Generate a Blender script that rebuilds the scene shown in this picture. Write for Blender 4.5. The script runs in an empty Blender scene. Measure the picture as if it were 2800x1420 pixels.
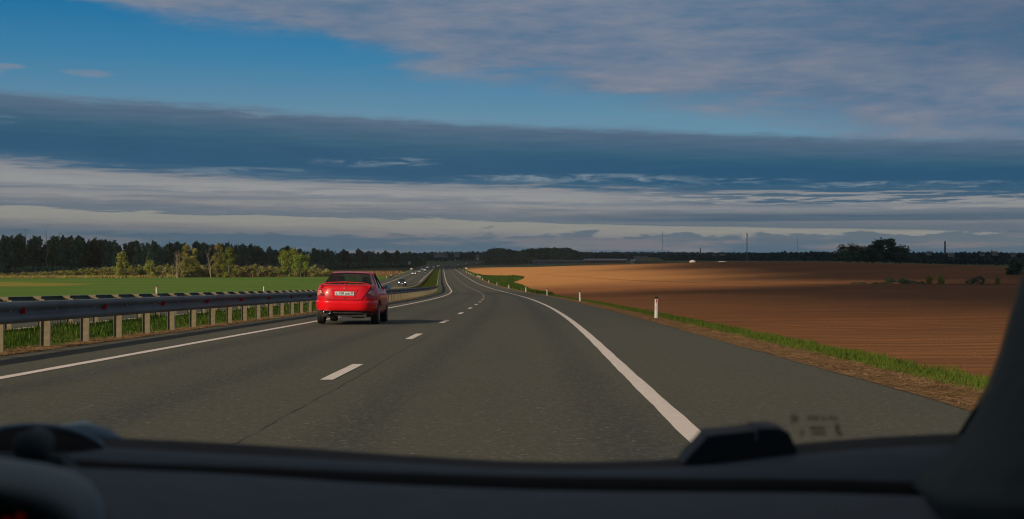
import bpy, bmesh, math, random
import numpy as np
from mathutils import Vector, Matrix
R = math.radians
random.seed(7)
rng = np.random.default_rng(11)
SC = bpy.context.scene
COL = SC.collection

# ------------------------------------------------------------------ camera
CAM_H = 1.07
FPX = 3700.0                       # focal length in pixels of the 2800 px wide photograph
cam_d = bpy.data.cameras.new("camera")
cam = bpy.data.objects.new("camera", cam_d)
COL.objects.link(cam)
cam.location = (0, 0, CAM_H)
cam.rotation_euler = (R(90 - 0.232), 0, 0)
cam_d.sensor_width = 36
cam_d.lens = 36 * FPX / 2800
cam_d.clip_start = 0.05
cam_d.clip_end = 60000
cam_d.dof.use_dof = True
cam_d.dof.focus_distance = 45
cam_d.dof.aperture_fstop = 11
SC.camera = cam
SC.view_settings.view_transform = 'Standard'
SC.view_settings.look = 'None'
SC.view_settings.gamma = 1
SC.view_settings.use_curve_mapping = False
EXPO = 0.0
SC.view_settings.exposure = EXPO
try:
    SC.cycles.max_bounces = 6
    SC.cycles.diffuse_bounces = 2
    SC.cycles.glossy_bounces = 3
    SC.cycles.transparent_max_bounces = 24
    SC.cycles.transmission_bounces = 4
    SC.cycles.use_adaptive_sampling = True
    SC.cycles.adaptive_threshold = 0.006
    SC.cycles.use_denoising = True
    SC.cycles.pixel_filter_type = 'BLACKMAN_HARRIS'
    SC.cycles.filter_width = 1.15
except Exception:
    pass

# ------------------------------------------------------------------ sun and sky
SUN_EL, SUN_AZ = R(27), R(-135)      # azimuth measured from +Y towards +X: behind and to the left
SKY_S = 0.10
sun_dir = Vector((math.sin(SUN_AZ) * math.cos(SUN_EL), math.cos(SUN_AZ) * math.cos(SUN_EL), math.sin(SUN_EL)))
sl = bpy.data.lights.new("sun", 'SUN')
sl.energy = 4.0
sl.angle = R(0.5)
sl.color = (1.0, 0.80, 0.56)
so = bpy.data.objects.new("sun", sl)
COL.objects.link(so)
so.rotation_euler = sun_dir.to_track_quat('Z', 'Y').to_euler()
so.location = (-30, -30, 40)

def lin(c):
    out = []
    for v in c[:3]:
        v = v / 255.0
        out.append(v / 12.92 if v <= 0.04045 else ((v + 0.055) / 1.055) ** 2.4)
    return tuple(out)

class NT:
    """tiny helper to write node trees"""
    def __init__(self, tree):
        self.t = tree
    def n(self, typ, **kw):
        nd = self.t.nodes.new(typ)
        for k, v in kw.items():
            setattr(nd, k, v)
        return nd
    def link(self, a, b):
        self.t.links.new(a, b)
    def val(self, sock, v):
        if isinstance(v, bpy.types.NodeSocket):
            self.link(v, sock)
        else:
            sock.default_value = v
    def math(self, op, a, b=0.0, c=0.0, clamp=False):
        m = self.n('ShaderNodeMath', operation=op)
        m.use_clamp = clamp
        self.val(m.inputs[0], a); self.val(m.inputs[1], b); self.val(m.inputs[2], c)
        return m.outputs[0]
    def mix(self, f, a, b, blend='MIX'):
        m = self.n('ShaderNodeMix', data_type='RGBA', blend_type=blend)
        self.val(m.inputs[0], f)
        for s, v in ((m.inputs[6], a), (m.inputs[7], b)):
            if isinstance(v, tuple): v = (*v[:3], 1.0)
            self.val(s, v)
        return m.outputs[2]
    def smooth(self, x, a, b, lo=0.0, hi=1.0):
        m = self.n('ShaderNodeMapRange', interpolation_type='SMOOTHSTEP')
        self.val(m.inputs[0], x); self.val(m.inputs[1], a); self.val(m.inputs[2], b)
        self.val(m.inputs[3], lo); self.val(m.inputs[4], hi)
        return m.outputs[0]
    def lmap(self, x, a, b, lo=0.0, hi=1.0):
        m = self.n('ShaderNodeMapRange')
        self.val(m.inputs[0], x); self.val(m.inputs[1], a); self.val(m.inputs[2], b)
        self.val(m.inputs[3], lo); self.val(m.inputs[4], hi)
        return m.outputs[0]
    def scaled(self, vec, s, loc=(0, 0, 0)):
        m = self.n('ShaderNodeMapping')
        self.link(vec, m.inputs[0]); m.inputs['Scale'].default_value = s; m.inputs['Location'].default_value = loc
        return m.outputs[0]
    def noise(self, vec, scale=1.0, detail=4.0, rough=0.5, dist=0.0):
        m = self.n('ShaderNodeTexNoise')
        if vec is not None: self.link(vec, m.inputs['Vector'])
        m.inputs['Scale'].default_value = scale; m.inputs['Detail'].default_value = detail
        m.inputs['Roughness'].default_value = rough; m.inputs['Distortion'].default_value = dist
        return m.outputs[0]
    def ramp(self, f, stops, interp='LINEAR'):
        m = self.n('ShaderNodeValToRGB')
        cr = m.color_ramp; cr.interpolation = interp
        while len(cr.elements) < len(stops): cr.elements.new(0.5)
        for e, (p, c) in zip(cr.elements, stops):
            e.position = p; e.color = (*c[:3], 1)
        self.link(f, m.inputs[0])
        return m.outputs[0]

world = bpy.data.worlds.new("World")
SC.world = world
world.use_nodes = True
wt = world.node_tree
wt.nodes.clear()
W = NT(wt)
w_out = W.n('ShaderNodeOutputWorld')
w_bg = W.n('ShaderNodeBackground')
w_bg.inputs[1].default_value = SKY_S
W.link(w_bg.outputs[0], w_out.inputs[0])
sky = W.n('ShaderNodeTexSky', sky_type='NISHITA')
sky.sun_disc = False
sky.sun_elevation = SUN_EL
sky.sun_rotation = SUN_AZ
sky.air_density = 1.0; sky.dust_density = 0.6; sky.ozone_density = 3.0
tc = W.n('ShaderNodeTexCoord')
V = tc.outputs['Generated']
sep = W.n('ShaderNodeSeparateXYZ'); W.link(V, sep.inputs[0])
DX, DZ = sep.outputs[0], sep.outputs[2]
def wc(c, k=1.0):                     # a cloud's displayed colour -> value before the background strength
    return tuple(v * k / (SKY_S * 2 ** EXPO) for v in lin(c))
clear = W.mix(1.0, sky.outputs[0], (0.22, 0.72, 1.10), 'MULTIPLY')
# paler, greyer air towards the horizon
clear_low = W.ramp(W.lmap(DZ, 0.05, 0.30), [(0.0, wc((120, 151, 168))), (0.2, wc((108, 144, 165))), (0.36, wc((62, 128, 166))), (0.5, wc((14, 112, 160))), (0.72, wc((0, 96, 150))), (1, wc((0, 90, 146)))])
clear = W.mix(W.smooth(DZ, 0.12, 0.55, 0.88, 0.0), clear, clear_low)
# high thin cloud sheet, from the upper right
n1 = W.noise(W.scaled(V, (5, 5, 26)), 1.0, 5, 0.55)
n2 = W.noise(W.scaled(V, (16, 16, 90), (3, 1, 2)), 1.0, 6, 0.62)
n3 = W.noise(W.scaled(V, (40, 40, 260), (1, 5, 2)), 1.0, 5, 0.6)
edge = W.math('SUBTRACT', DZ, W.math('MULTIPLY_ADD', DX, -0.17, 0.137))
edge = W.math('ADD', edge, W.math('MULTIPLY', W.math('SUBTRACT', n1, 0.5), 0.085))
edge = W.math('ADD', edge, W.math('MULTIPLY', W.math('SUBTRACT', n2, 0.5), 0.040))
hi_mask = W.smooth(edge, -0.018, 0.012)
hi_tex = W.math('ADD', W.math('MULTIPLY', n1, 0.40), W.math('ADD', W.math('MULTIPLY', n2, 0.45), W.math('MULTIPLY', n3, 0.15)))
hi_col = W.ramp(hi_tex, [(0.36, wc((78, 112, 142))), (0.46, wc((102, 124, 150))), (0.55, wc((122, 133, 153))), (0.66, wc((142, 144, 156)))])
hi_side = W.math('MULTIPLY', W.smooth(DX, 0.10, 0.42, 0.0, 0.55), W.smooth(DZ, 0.09, 0.17))
hi_col = W.mix(hi_side, hi_col, wc((70, 92, 122)))
hi_amt = W.math('MULTIPLY', hi_mask, W.smooth(hi_tex, 0.30, 0.46, 0.66, 0.95))
col = W.mix(hi_amt, clear, hi_col)
# two small wisps in the clear blue
for (cx, cz, rx, rz) in ((-0.297, 0.127, 0.016, 0.0032), (-0.366, 0.1255, 0.018, 0.0040), (-0.345, 0.1285, 0.010, 0.0022)):
    a = W.math('DIVIDE', W.math('SUBTRACT', DX, cx), rx)
    b = W.math('DIVIDE', W.math('SUBTRACT', DZ, W.math('MULTIPLY_ADD', n2, 0.012, cz - 0.006)), rz)
    d = W.math('ADD', W.math('MULTIPLY', a, a), W.math('MULTIPLY', b, b))
    f = W.math('MULTIPLY', W.smooth(d, 1.6, 0.0), W.smooth(n3, 0.3, 0.65, 0.45, 0.8))
    f = W.math('MULTIPLY', f, W.smooth(sep.outputs[1], 0.0, 0.1))
    col = W.mix(f, col, wc((128, 140, 160)))
# the layered low clouds: one long dark roll, then light streaks down to the horizon
zt = W.math('MULTIPLY_ADD', DX, 0.047, DZ)
zt_b = W.math('MULTIPLY_ADD', DX, 0.024, DZ)
k_low = W.smooth(DZ, 0.045, 0.075)
zz = W.math('ADD', W.math('MULTIPLY', zt, k_low), W.math('MULTIPLY', zt_b, W.math('SUBTRACT', 1.0, k_low)))
k_hor = W.smooth(DZ, 0.006, 0.05, 0.12, 1.0)
b1 = W.noise(W.scaled(V, (7, 7, 80), (9, 2, 4)), 1.0, 6, 0.62)
b2 = W.noise(W.scaled(V, (22, 22, 420), (2, 7, 1)), 1.0, 6, 0.62)
warp = W.math('ADD', W.math('MULTIPLY', W.math('SUBTRACT', b1, 0.5), 0.013), W.math('MULTIPLY', W.math('SUBTRACT', b2, 0.5), 0.013))
zw = W.math('ADD', zz, W.math('MULTIPLY', warp, k_hor))
S = 0.11
stops = [(0.0, (96, 116, 130)), (0.0085, (104, 122, 136)), (0.0125, (132, 134, 140)), (0.018, (158, 156, 151)), (0.0232, (162, 161, 154)),
         (0.0240, (114, 126, 137)), (0.0275, (118, 128, 140)), (0.0310, (140, 140, 144)), (0.0352, (154, 154, 155)), (0.0385, (134, 140, 149)),
         (0.0410, (158, 158, 159)), (0.0455, (156, 157, 159)), (0.0485, (146, 148, 153)), (0.0515, (64, 102, 130)), (0.0560, (48, 92, 124)), (0.0680, (48, 91, 123)),
         (0.0760, (56, 98, 124)), (0.0850, (76, 106, 131)), (0.0930, (90, 112, 135)), (0.0965, (100, 122, 143))]
low_col = W.ramp(W.math('DIVIDE', zw, S), [(p / S, wc(c)) for p, c in stops])
# pinkish and bluish streaks inside the light part
st = W.noise(W.scaled(V, (6, 6, 260), (4, 4, 4)), 1.0, 5, 0.6)
stm = W.math('MULTIPLY', W.smooth(zw, 0.024, 0.034), W.smooth(zw, 0.056, 0.047))
low_col = W.mix(W.math('MULTIPLY', stm, W.smooth(st, 0.48, 0.64, 0.0, 0.55)), low_col, wc((106, 120, 138)))
low_col = W.mix(W.math('MULTIPLY', stm, W.smooth(b2, 0.55, 0.70, 0.0, 0.5)), low_col, wc((166, 160, 160)))
# light gaps torn in the dark roll near its foot
wn = W.noise(W.scaled(V, (30, 30, 190), (6, 3, 9)), 1.0, 7, 0.66, 0.6)
fr = W.smooth(sep.outputs[1], 0.0, 0.2)
for (cx, cz, rx, rz, am) in ((-0.100, 0.0675, 0.045, 0.0040, .75), (-0.19, 0.0600, 0.05, 0.0030, .5), (0.040, 0.0562, 0.090, 0.0032, .9), (0.235, 0.0490, 0.16, 0.0030, .9), (0.13, 0.0535, 0.08, 0.0022, .6), (-0.37, 0.0930, 0.03, 0.0045, .45), (-0.19, 0.1010, 0.020, 0.0035, .4)):
    a = W.math('DIVIDE', W.math('SUBTRACT', DX, cx), rx); b = W.math('DIVIDE', W.math('SUBTRACT', DZ, cz), rz)
    d = W.math('ADD', W.math('MULTIPLY', a, a), W.math('MULTIPLY', b, b))
    f = W.math('MULTIPLY', W.math('MULTIPLY', W.smooth(d, 1.5, 0.1), W.smooth(wn, 0.43, 0.66)), W.math('MULTIPLY', fr, am * .9))
    low_col = W.mix(f, low_col, wc((138, 154, 166)))
# the darker shelf low on the right
sh = W.math('MULTIPLY', W.smooth(DX, -0.02, 0.16), W.math('MULTIPLY', W.smooth(DZ, 0.0232, 0.0246), W.smooth(DZ, 0.0335, 0.0270)))
low_col = W.mix(W.math('MULTIPLY', W.math('MULTIPLY', sh, fr), 0.72), low_col, wc((66, 98, 122)))
sk = W.math('MULTIPLY', W.math('MULTIPLY', W.smooth(DX, 0.02, 0.2), W.smooth(b2, 0.47, 0.53)), W.math('MULTIPLY', W.smooth(DZ, 0.034, 0.037), W.smooth(DZ, 0.052, 0.048)))
low_col = W.mix(W.math('MULTIPLY', W.math('MULTIPLY', sk, fr), 0.85), low_col, wc((62, 98, 124)))
# heaped violet-blue clouds standing on the horizon
hb = W.noise(W.scaled(V, (26, 26, 110), (2, 2, 8)), 1.0, 6, 0.6)
hm = W.smooth(W.math('SUBTRACT', W.math('MULTIPLY', hb, 0.030), DZ), 0.0000, 0.0026)
low_col = W.mix(W.math('MULTIPLY', hm, 0.75), low_col, wc((88, 110, 128)))
hp = W.math('MULTIPLY', W.smooth(b1, 0.5, 0.62), W.smooth(DZ, 0.020, 0.008))
low_col = W.mix(W.math('MULTIPLY', hp, 0.45), low_col, wc((158, 142, 138)))
tex = W.math('MULTIPLY', W.smooth(b2, 0.25, 0.75, 0.955, 1.045), W.smooth(DZ, 0.0, 0.03, 1.16, 1.0))
cc = W.n('ShaderNodeCombineColor')
for i in range(3): W.link(tex, cc.inputs[i])
low_col = W.mix(1.0, low_col, cc.outputs[0], 'MULTIPLY')
zc = W.math('ADD', zz, W.math('MULTIPLY', W.math('SUBTRACT', b1, 0.5), 0.013))
zc = W.math('ADD', zc, W.math('MULTIPLY', W.math('SUBTRACT', wn, 0.5), 0.009))
band_m = W.smooth(zc, 0.0990, 0.0905)
col = W.mix(band_m, col, low_col)
W.link(col, w_bg.inputs[0])

# ------------------------------------------------------------------ materials
MATS = {}
def mat(name, c1, c2=None, rough=0.85, scale=3.0, detail=4, bump=0.0, bscale=None, metal=0.0, coat=0.0, spec=0.5, emit=None, estr=0.0, trans=0.0, coord='Object', stretch=(1, 1, 1), lo=0.35, hi=0.65, bdist=0.02):
    m = bpy.data.materials.new(name); m.use_nodes = True
    t = m.node_tree; t.nodes.clear(); N = NT(t)
    out = N.n('ShaderNodeOutputMaterial'); p = N.n('ShaderNodeBsdfPrincipled')
    N.link(p.outputs[0], out.inputs[0])
    p.inputs['Roughness'].default_value = rough; p.inputs['Metallic'].default_value = metal
    p.inputs['Coat Weight'].default_value = coat; p.inputs['Coat Roughness'].default_value = 0.06
    p.inputs['Specular IOR Level'].default_value = spec
    tcn = N.n('ShaderNodeTexCoord'); v = N.scaled(tcn.outputs[coord], stretch)
    if c2 is None: c2 = tuple(x * 0.82 for x in c1)
    nz = N.noise(v, scale, detail, 0.6)
    cc = N.mix(N.smooth(nz, lo, hi), c1, c2)
    N.link(cc, p.inputs['Base Color'])
    if bump:
        b = N.n('ShaderNodeBump'); b.inputs['Strength'].default_value = bump; b.inputs['Distance'].default_value = bdist
        N.link(N.noise(v, bscale or scale * 4, 5, 0.65), b.inputs['Height']); N.link(b.outputs[0], p.inputs['Normal'])
    if emit:
        p.inputs['Emission Color'].default_value = (*emit, 1); p.inputs['Emission Strength'].default_value = estr
    if trans:
        p.inputs['Transmission Weight'].default_value = trans
    MATS[name] = m
    return m

def leaf_mat(name, c1, c2, scale=0.6, tr=0.25):
    """two-sided foliage: diffuse with a little light let through, light and dark clumps"""
    m = bpy.data.materials.new(name); m.use_nodes = True
    t = m.node_tree; t.nodes.clear(); N = NT(t)
    out = N.n('ShaderNodeOutputMaterial')
    d = N.n('ShaderNodeBsdfDiffuse'); tl = N.n('ShaderNodeBsdfTranslucent'); mx = N.n('ShaderNodeMixShader')
    mx.inputs[0].default_value = tr
    tcn = N.n('ShaderNodeTexCoord'); oi = N.n('ShaderNodeObjectInfo')
    nz = N.noise(tcn.outputs['Object'], scale, 3, 0.6)
    cc = N.mix(N.smooth(nz, 0.35, 0.65), c1, c2)
    hsv = N.n('ShaderNodeHueSaturation'); N.link(cc, hsv.inputs['Color'])
    N.link(N.lmap(oi.outputs['Random'], 0, 1, 0.475, 0.52), hsv.inputs['Hue'])
    N.link(N.lmap(oi.outputs['Random'], 0, 1, 0.75, 1.3), hsv.inputs['Value'])
    N.link(hsv.outputs[0], d.inputs[0]); N.link(hsv.outputs[0], tl.inputs[0])
    N.link(d.outputs[0], mx.inputs[1]); N.link(tl.outputs[0], mx.inputs[2]); N.link(mx.outputs[0], out.inputs[0])
    MATS[name] = m
    return m

# ------------------------------------------------------------------ scene helpers
def tag(o, label=None, cat=None, group=None, kind=None):
    if label: o['label'] = label
    if cat: o['category'] = cat
    if group: o['group'] = group
    if kind: o['kind'] = kind
    return o
def empty(name, loc=(0, 0, 0), rz=0.0, label=None, cat=None, group=None):
    o = bpy.data.objects.new(name, None); o.empty_display_size = 0.2
    COL.objects.link(o); o.location = loc; o.rotation_euler = (0, 0, rz)
    return tag(o, label, cat, group)
class MB:
    """collects geometry; every build() is one mesh object"""
    def __init__(self): self.v = []; self.f = []; self.m = []
    def poly(self, pts, mi=0):
        b = len(self.v); self.v += [tuple(p) for p in pts]; self.f.append(tuple(range(b, b + len(pts)))); self.m.append(mi)
    def grid(self, rows, mi=0, closed=False, flip=False, mfun=None):
        b = len(self.v); n = len(rows[0])
        for r in rows: self.v += [tuple(p) for p in r]
        for i in range(len(rows) - 1):
            for j in range(n if closed else n - 1):
                k = (j + 1) % n
                q = (b + i * n + j, b + i * n + k, b + (i + 1) * n + k, b + (i + 1) * n + j)
                if flip: q = q[::-1]
                self.f.append(q); self.m.append(mfun(i, j) if mfun else mi)
    def box(self, c, s, mi=0, rz=0.0, taper=1.0):
        cx, cy, cz = c; sx, sy, sz = s[0] / 2, s[1] / 2, s[2] / 2
        b = len(self.v); co, si = math.cos(rz), math.sin(rz)
        for z, k in ((-sz, 1.0), (sz, taper)):
            for x, y in ((-sx, -sy), (sx, -sy), (sx, sy), (-sx, sy)):
                x *= k; y *= k
                self.v.append((cx + x * co - y * si, cy + x * si + y * co, cz + z))
        for q in ((0, 3, 2, 1), (4, 5, 6, 7), (0, 1, 5, 4), (1, 2, 6, 5), (2, 3, 7, 6), (3, 0, 4, 7)):
            self.f.append(tuple(b + i for i in q)); self.m.append(mi)
    def tube(self, pts, rads, n=8, mi=0, caps=True):
        pts = [Vector(p) for p in pts]
        if not isinstance(rads, (list, tuple)): rads = [rads] * len(pts)
        b = len(self.v)
        for i, p in enumerate(pts):
            d = (pts[min(i + 1, len(pts) - 1)] - pts[max(i - 1, 0)])
            if d.length < 1e-9: d = Vector((0, 0, 1))
            d.normalize()
            a = d.orthogonal().normalized() if abs(d.z) < 0.9 else Vector((1, 0, 0))
            a = (a - d * a.dot(d)).normalized(); c = d.cross(a)
            for k in range(n):
                t = 2 * math.pi * k / n
                self.v.append(tuple(p + (a * math.cos(t) + c * math.sin(t)) * rads[i]))
        for i in range(len(pts) - 1):
            for k in range(n):
                self.f.append((b + i * n + k, b + i * n + (k + 1) % n, b + (i + 1) * n + (k + 1) % n, b + (i + 1) * n + k)); self.m.append(mi)
        if caps:
            self.f.append(tuple(b + k for k in range(n))[::-1]); self.m.append(mi)
            e = b + (len(pts) - 1) * n
            self.f.append(tuple(e + k for k in range(n))); self.m.append(mi)
    def build(self, name, mats, parent=None, smooth=False, loc=None):
        me = bpy.data.meshes.new(name)
        me.from_pydata(self.v, [], self.f)
        if not isinstance(mats, (list, tuple)): mats = [mats]
        for m in mats: me.materials.append(m)
        if len(mats) > 1: me.polygons.foreach_set('material_index', self.m)
        if smooth: me.polygons.foreach_set('use_smooth', [True] * len(me.polygons))
        me.update()
        o = bpy.data.objects.new(name, me); COL.objects.link(o)
        if parent: o.parent = parent
        if loc: o.location = loc
        return o
def np_mesh(name, verts, faces, mats, mi=None, smooth=False, uv=None):
    """verts (n,3), faces (m,k) arrays -> mesh data"""
    me = bpy.data.meshes.new(name)
    verts = np.ascontiguousarray(verts, dtype=np.float32); faces = np.ascontiguousarray(faces, dtype=np.int32)
    n, k = faces.shape
    me.vertices.add(len(verts)); me.vertices.foreach_set('co', verts.ravel())
    me.loops.add(n * k); me.loops.foreach_set('vertex_index', faces.ravel())
    me.polygons.add(n); me.polygons.foreach_set('loop_start', np.arange(n, dtype=np.int32) * k)
    if not isinstance(mats, (list, tuple)): mats = [mats]
    for m in mats: me.materials.append(m)
    if mi is not None: me.polygons.foreach_set('material_index', np.ascontiguousarray(mi, dtype=np.int32))
    if smooth: me.polygons.foreach_set('use_smooth', np.ones(n, dtype=bool))
    if uv is not None:
        l = me.uv_layers.new(name='UVMap'); l.data.foreach_set('uv', np.ascontiguousarray(uv[faces.ravel()], dtype=np.float32).ravel())
    me.update(calc_edges=True)
    return me
def link(name, me, parent=None):
    o = bpy.data.objects.new(name, me); COL.objects.link(o)
    if parent: o.parent = parent
    return o
def copy_tree(o, parent=None):
    c = o.copy(); COL.objects.link(c); c.parent = parent
    for ch in list(o.children): copy_tree(ch, c)
    return c

# ------------------------------------------------------------------ the lie of the land
def pchip(xs, ys):
    xs = np.array(xs, float); ys = np.array(ys, float)
    h = np.diff(xs); d = np.diff(ys) / h
    m = np.zeros(len(xs)); m[0] = d[0]; m[-1] = d[-1]
    for i in range(1, len(xs) - 1):
        m[i] = (d[i - 1] * h[i] + d[i] * h[i - 1]) / (h[i] + h[i - 1])
    def f(x):
        x = np.asarray(x, float)
        i = np.clip(np.searchsorted(xs, x) - 1, 0, len(h) - 1)
        t = (x - xs[i]) / h[i]; lo = x < xs[0]; hi = x > xs[-1]
        y = (2*t**3-3*t**2+1)*ys[i] + (t**3-2*t**2+t)*h[i]*m[i] + (-2*t**3+3*t**2)*ys[i+1] + (t**3-t**2)*h[i]*m[i+1]
        y = np.where(lo, ys[0] + m[0] * (x - xs[0]), y); y = np.where(hi, ys[-1] + m[-1] * (x - xs[-1]), y)
        return y
    return f
ZR = pchip([-200, 0, 50, 100, 150, 187, 239, 322, 460, 711, 950, 1156, 1300, 1500, 2000, 4000, 12000],
           [4.6, 0, -1.14, -2.28, -3.38, -4.13, -4.97, -5.92, -6.73, -8.05, -9.0, -9.75, -11.3, -12.3, -12.6, -13.2, -16])
XR = pchip([-200, 0, 28, 50, 75, 99, 144, 187, 239, 322, 460, 711, 950, 1156, 1300, 1500, 1750, 2000, 2250, 2500, 2800, 3500, 6000, 12000],
           [-3.0, -2.15, -2.03, -1.93, -1.96, -2.15, -3.1, -4.6, -7.2, -11.7, -19.0, -32, -44.5, -55, -61, -64, -60, -53, -56, -74, -110, -200, -600, -2000])
CO = np.array([-9000, -60, -25, -23, -21.5, -10.7, -9.9, -9.5, -7.7, -5.9, -5.6, 0, 6.4, 7.3, 8.6, 12, 9000])
CZ = np.array([-0.55, -0.5, -0.4, -0.15, 0.05, -0.06, -0.05, 0.0, 0.03, -0.01, 0.0, 0.0, -0.096, -0.14, -0.30, -0.36, -0.36])
def H(x, y):
    x = np.asarray(x, float); y = np.asarray(y, float)
    o = x - XR(y)
    z = ZR(y) + np.interp(o, CO, CZ)
    s = np.where(x > 120, 85.0, 95.0)
    k = 5.6 * np.exp(-0.5 * ((x - 120) / s) ** 2) * np.exp(-0.5 * ((y - 620) / 220) ** 2)
    k = k * np.clip((o - 8) / 20, 0, 1)
    far = np.clip((y - 1500) / 2500, 0, 1) * np.clip((np.abs(o) - 60) / 400, 0, 1)
    z = z + k + far * (3.0 * np.sin(x / 700.0 + 1.0) + 2.0 * np.sin(y / 900.0))
    z = z + 5.0 * np.clip((y - 1350) / 350, 0, 1) * np.clip((o - 60) / 90, 0, 1)
    return z
def Hs(x, y): return float(H(x, y))
def at_px(px, py, far=12000):
    """where the line of sight through that point of the photograph meets the ground"""
    t = (px - 1400) / FPX
    ys = np.geomspace(8, far, 6000)
    zs = CAM_H - (py - 695) / FPX * ys
    hh = H(t * ys, ys)
    i = np.argmax(zs <= hh)
    if zs[i] > hh[i]: i = len(ys) - 1
    return float(t * ys[i]), float(ys[i]), float(hh[i])
def on_dist(px, d):
    x = (px - 1400) / FPX * d
    return x, d, Hs(x, d)

YS = np.unique(np.concatenate([np.arange(-60, 160, 4.0), np.arange(160, 400, 8.0), np.arange(400, 1500, 20.0), np.geomspace(1500, 12000, 60)]))
def strip(name, a, b, n, mats, y0=-60, y1=1e9, dz=0.0, ys=None, kind='structure', noise=None, xy=False):
    """sheet between two offsets (functions of y) from the road axis, lying on H"""
    ys = YS if ys is None else ys
    ys = ys[(ys >= y0) & (ys <= y1)]
    fa = a if callable(a) else (lambda y: np.full_like(y, a)); fb = b if callable(b) else (lambda y: np.full_like(y, b))
    t = np.linspace(0, 1, n) if isinstance(n, int) else np.array(n)
    A = fa(ys)[:, None]; B = fb(ys)[:, None]
    O = A + (B - A) * t[None, :]
    if noise: O = O + noise(O, ys[:, None])
    Y = np.repeat(ys[:, None], len(t), 1)
    X = XR(Y) + O
    Z = H(X, Y) + dz
    vs = np.stack([X, Y, Z], -1).reshape(-1, 3)
    nr, nc = len(ys), len(t)
    idx = np.arange(nr * nc).reshape(nr, nc)
    f = np.stack([idx[:-1, :-1], idx[:-1, 1:], idx[1:, 1:], idx[1:, :-1]], -1).reshape(-1, 4)
    uv = np.stack([O, Y], -1).reshape(-1, 2)
    o = link(name, np_mesh(name, vs, f, mats, smooth=True, uv=uv))
    return tag(o, kind=kind)
# ------------------------------------------------------------------ ground materials
def road_mat(name, base=0.060, warm=True):
    m = bpy.data.materials.new(name); m.use_nodes = True
    t = m.node_tree; t.nodes.clear(); N = NT(t)
    out = N.n('ShaderNodeOutputMaterial'); p = N.n('ShaderNodeBsdfPrincipled'); N.link(p.outputs[0], out.inputs[0])
    tcn = N.n('ShaderNodeTexCoord'); uv = tcn.outputs['UV']; ob = tcn.outputs['Object']
    s = N.n('ShaderNodeSeparateXYZ'); N.link(uv, s.inputs[0]); o = s.outputs[0]
    big = N.noise(N.scaled(uv, (0.55, 0.035, 1)), 1.0, 4, 0.55)
    mid = N.noise(N.scaled(uv, (2.2, 0.25, 1), (3, 2, 0)), 1.0, 4, 0.6)
    fine = N.noise(ob, 55.0, 3, 0.75)
    spk = N.n('ShaderNodeTexVoronoi'); N.link(ob, spk.inputs['Vector']); spk.inputs['Scale'].default_value = 42.0
    c = N.mix(N.smooth(big, 0.3, 0.7), (base * 1.04, base * 1.0, base * 0.72), (base * 0.80, base * 0.83, base * 0.66))
    # polished wheel tracks
    tr = None
    for cx in (-3.05, -1.1, 0.95, 2.95, -13.0, -16.4):
        dd = N.math('ABSOLUTE', N.math('SUBTRACT', N.math('ADD', o, N.math('MULTIPLY_ADD', mid, 0.5, -0.25)), cx))
        g = N.smooth(dd, 0.48, 0.05)
        tr = g if tr is None else N.math('MAXIMUM', tr, g)
    c = N.mix(N.math('MULTIPLY', tr, N.smooth(big, 0.2, 0.7, 0.55, 1.0)), c, (base * 0.44, base * 0.50, base * 0.47))
    c = N.mix(N.smooth(mid, 0.35, 0.8, 0, 0.32), c, (base * 1.22, base * 1.14, base * 0.9))
    c = N.mix(N.smooth(fine, 0.40, 0.60, 0.0, 0.55), c, (base * 0.50, base * 0.52, base * 0.45))
    gr = N.noise(N.scaled(ob, (1, .6, 1), (4, 4, 4)), 17.0, 4, 0.8)
    c = N.mix(N.smooth(gr, 0.42, 0.64, 0.0, 0.5), c, (base * 1.45, base * 1.42, base * 1.06))
    c = N.mix(N.smooth(spk.outputs['Color'], 0.86, 0.93, 0.0, 0.6), c, (base * 3.0, base * 2.9, base * 2.4))
    N.link(c, p.inputs['Base Color'])
    p.inputs['Roughness'].default_value = 0.82; p.inputs['Specular IOR Level'].default_value = 0.35
    b = N.n('ShaderNodeBump'); b.inputs['Strength'].default_value = 0.55; b.inputs['Distance'].default_value = 0.006
    N.link(N.noise(ob, 70.0, 3, 0.7), b.inputs['Height']); N.link(b.outputs[0], p.inputs['Normal'])
    MATS[name] = m
    return m
M_road = road_mat('asphalt', 0.082)
def paint_mat():
    m = bpy.data.materials.new('road_paint'); m.use_nodes = True
    t = m.node_tree; t.nodes.clear(); N = NT(t)
    out = N.n('ShaderNodeOutputMaterial'); p = N.n('ShaderNodeBsdfPrincipled')
    tcn = N.n('ShaderNodeTexCoord'); ob = tcn.outputs['Object']
    n = N.noise(N.scaled(ob, (1, .35, 1)), 9.0, 6, 0.75); f = N.noise(ob, 60.0, 3, 0.75)
    c = N.mix(N.smooth(n, 0.45, 0.75, 0, 0.5), (0.74, 0.66, 0.62), (0.50, 0.45, 0.41))
    c = N.mix(N.smooth(f, 0.55, 0.68, 0, 0.6), c, (0.22, 0.20, 0.18))
    N.link(c, p.inputs['Base Color']); p.inputs['Roughness'].default_value = 0.7
    N.link(p.outputs[0], out.inputs[0]); MATS['road_paint'] = m
    return m
M_paint = paint_mat()
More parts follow.
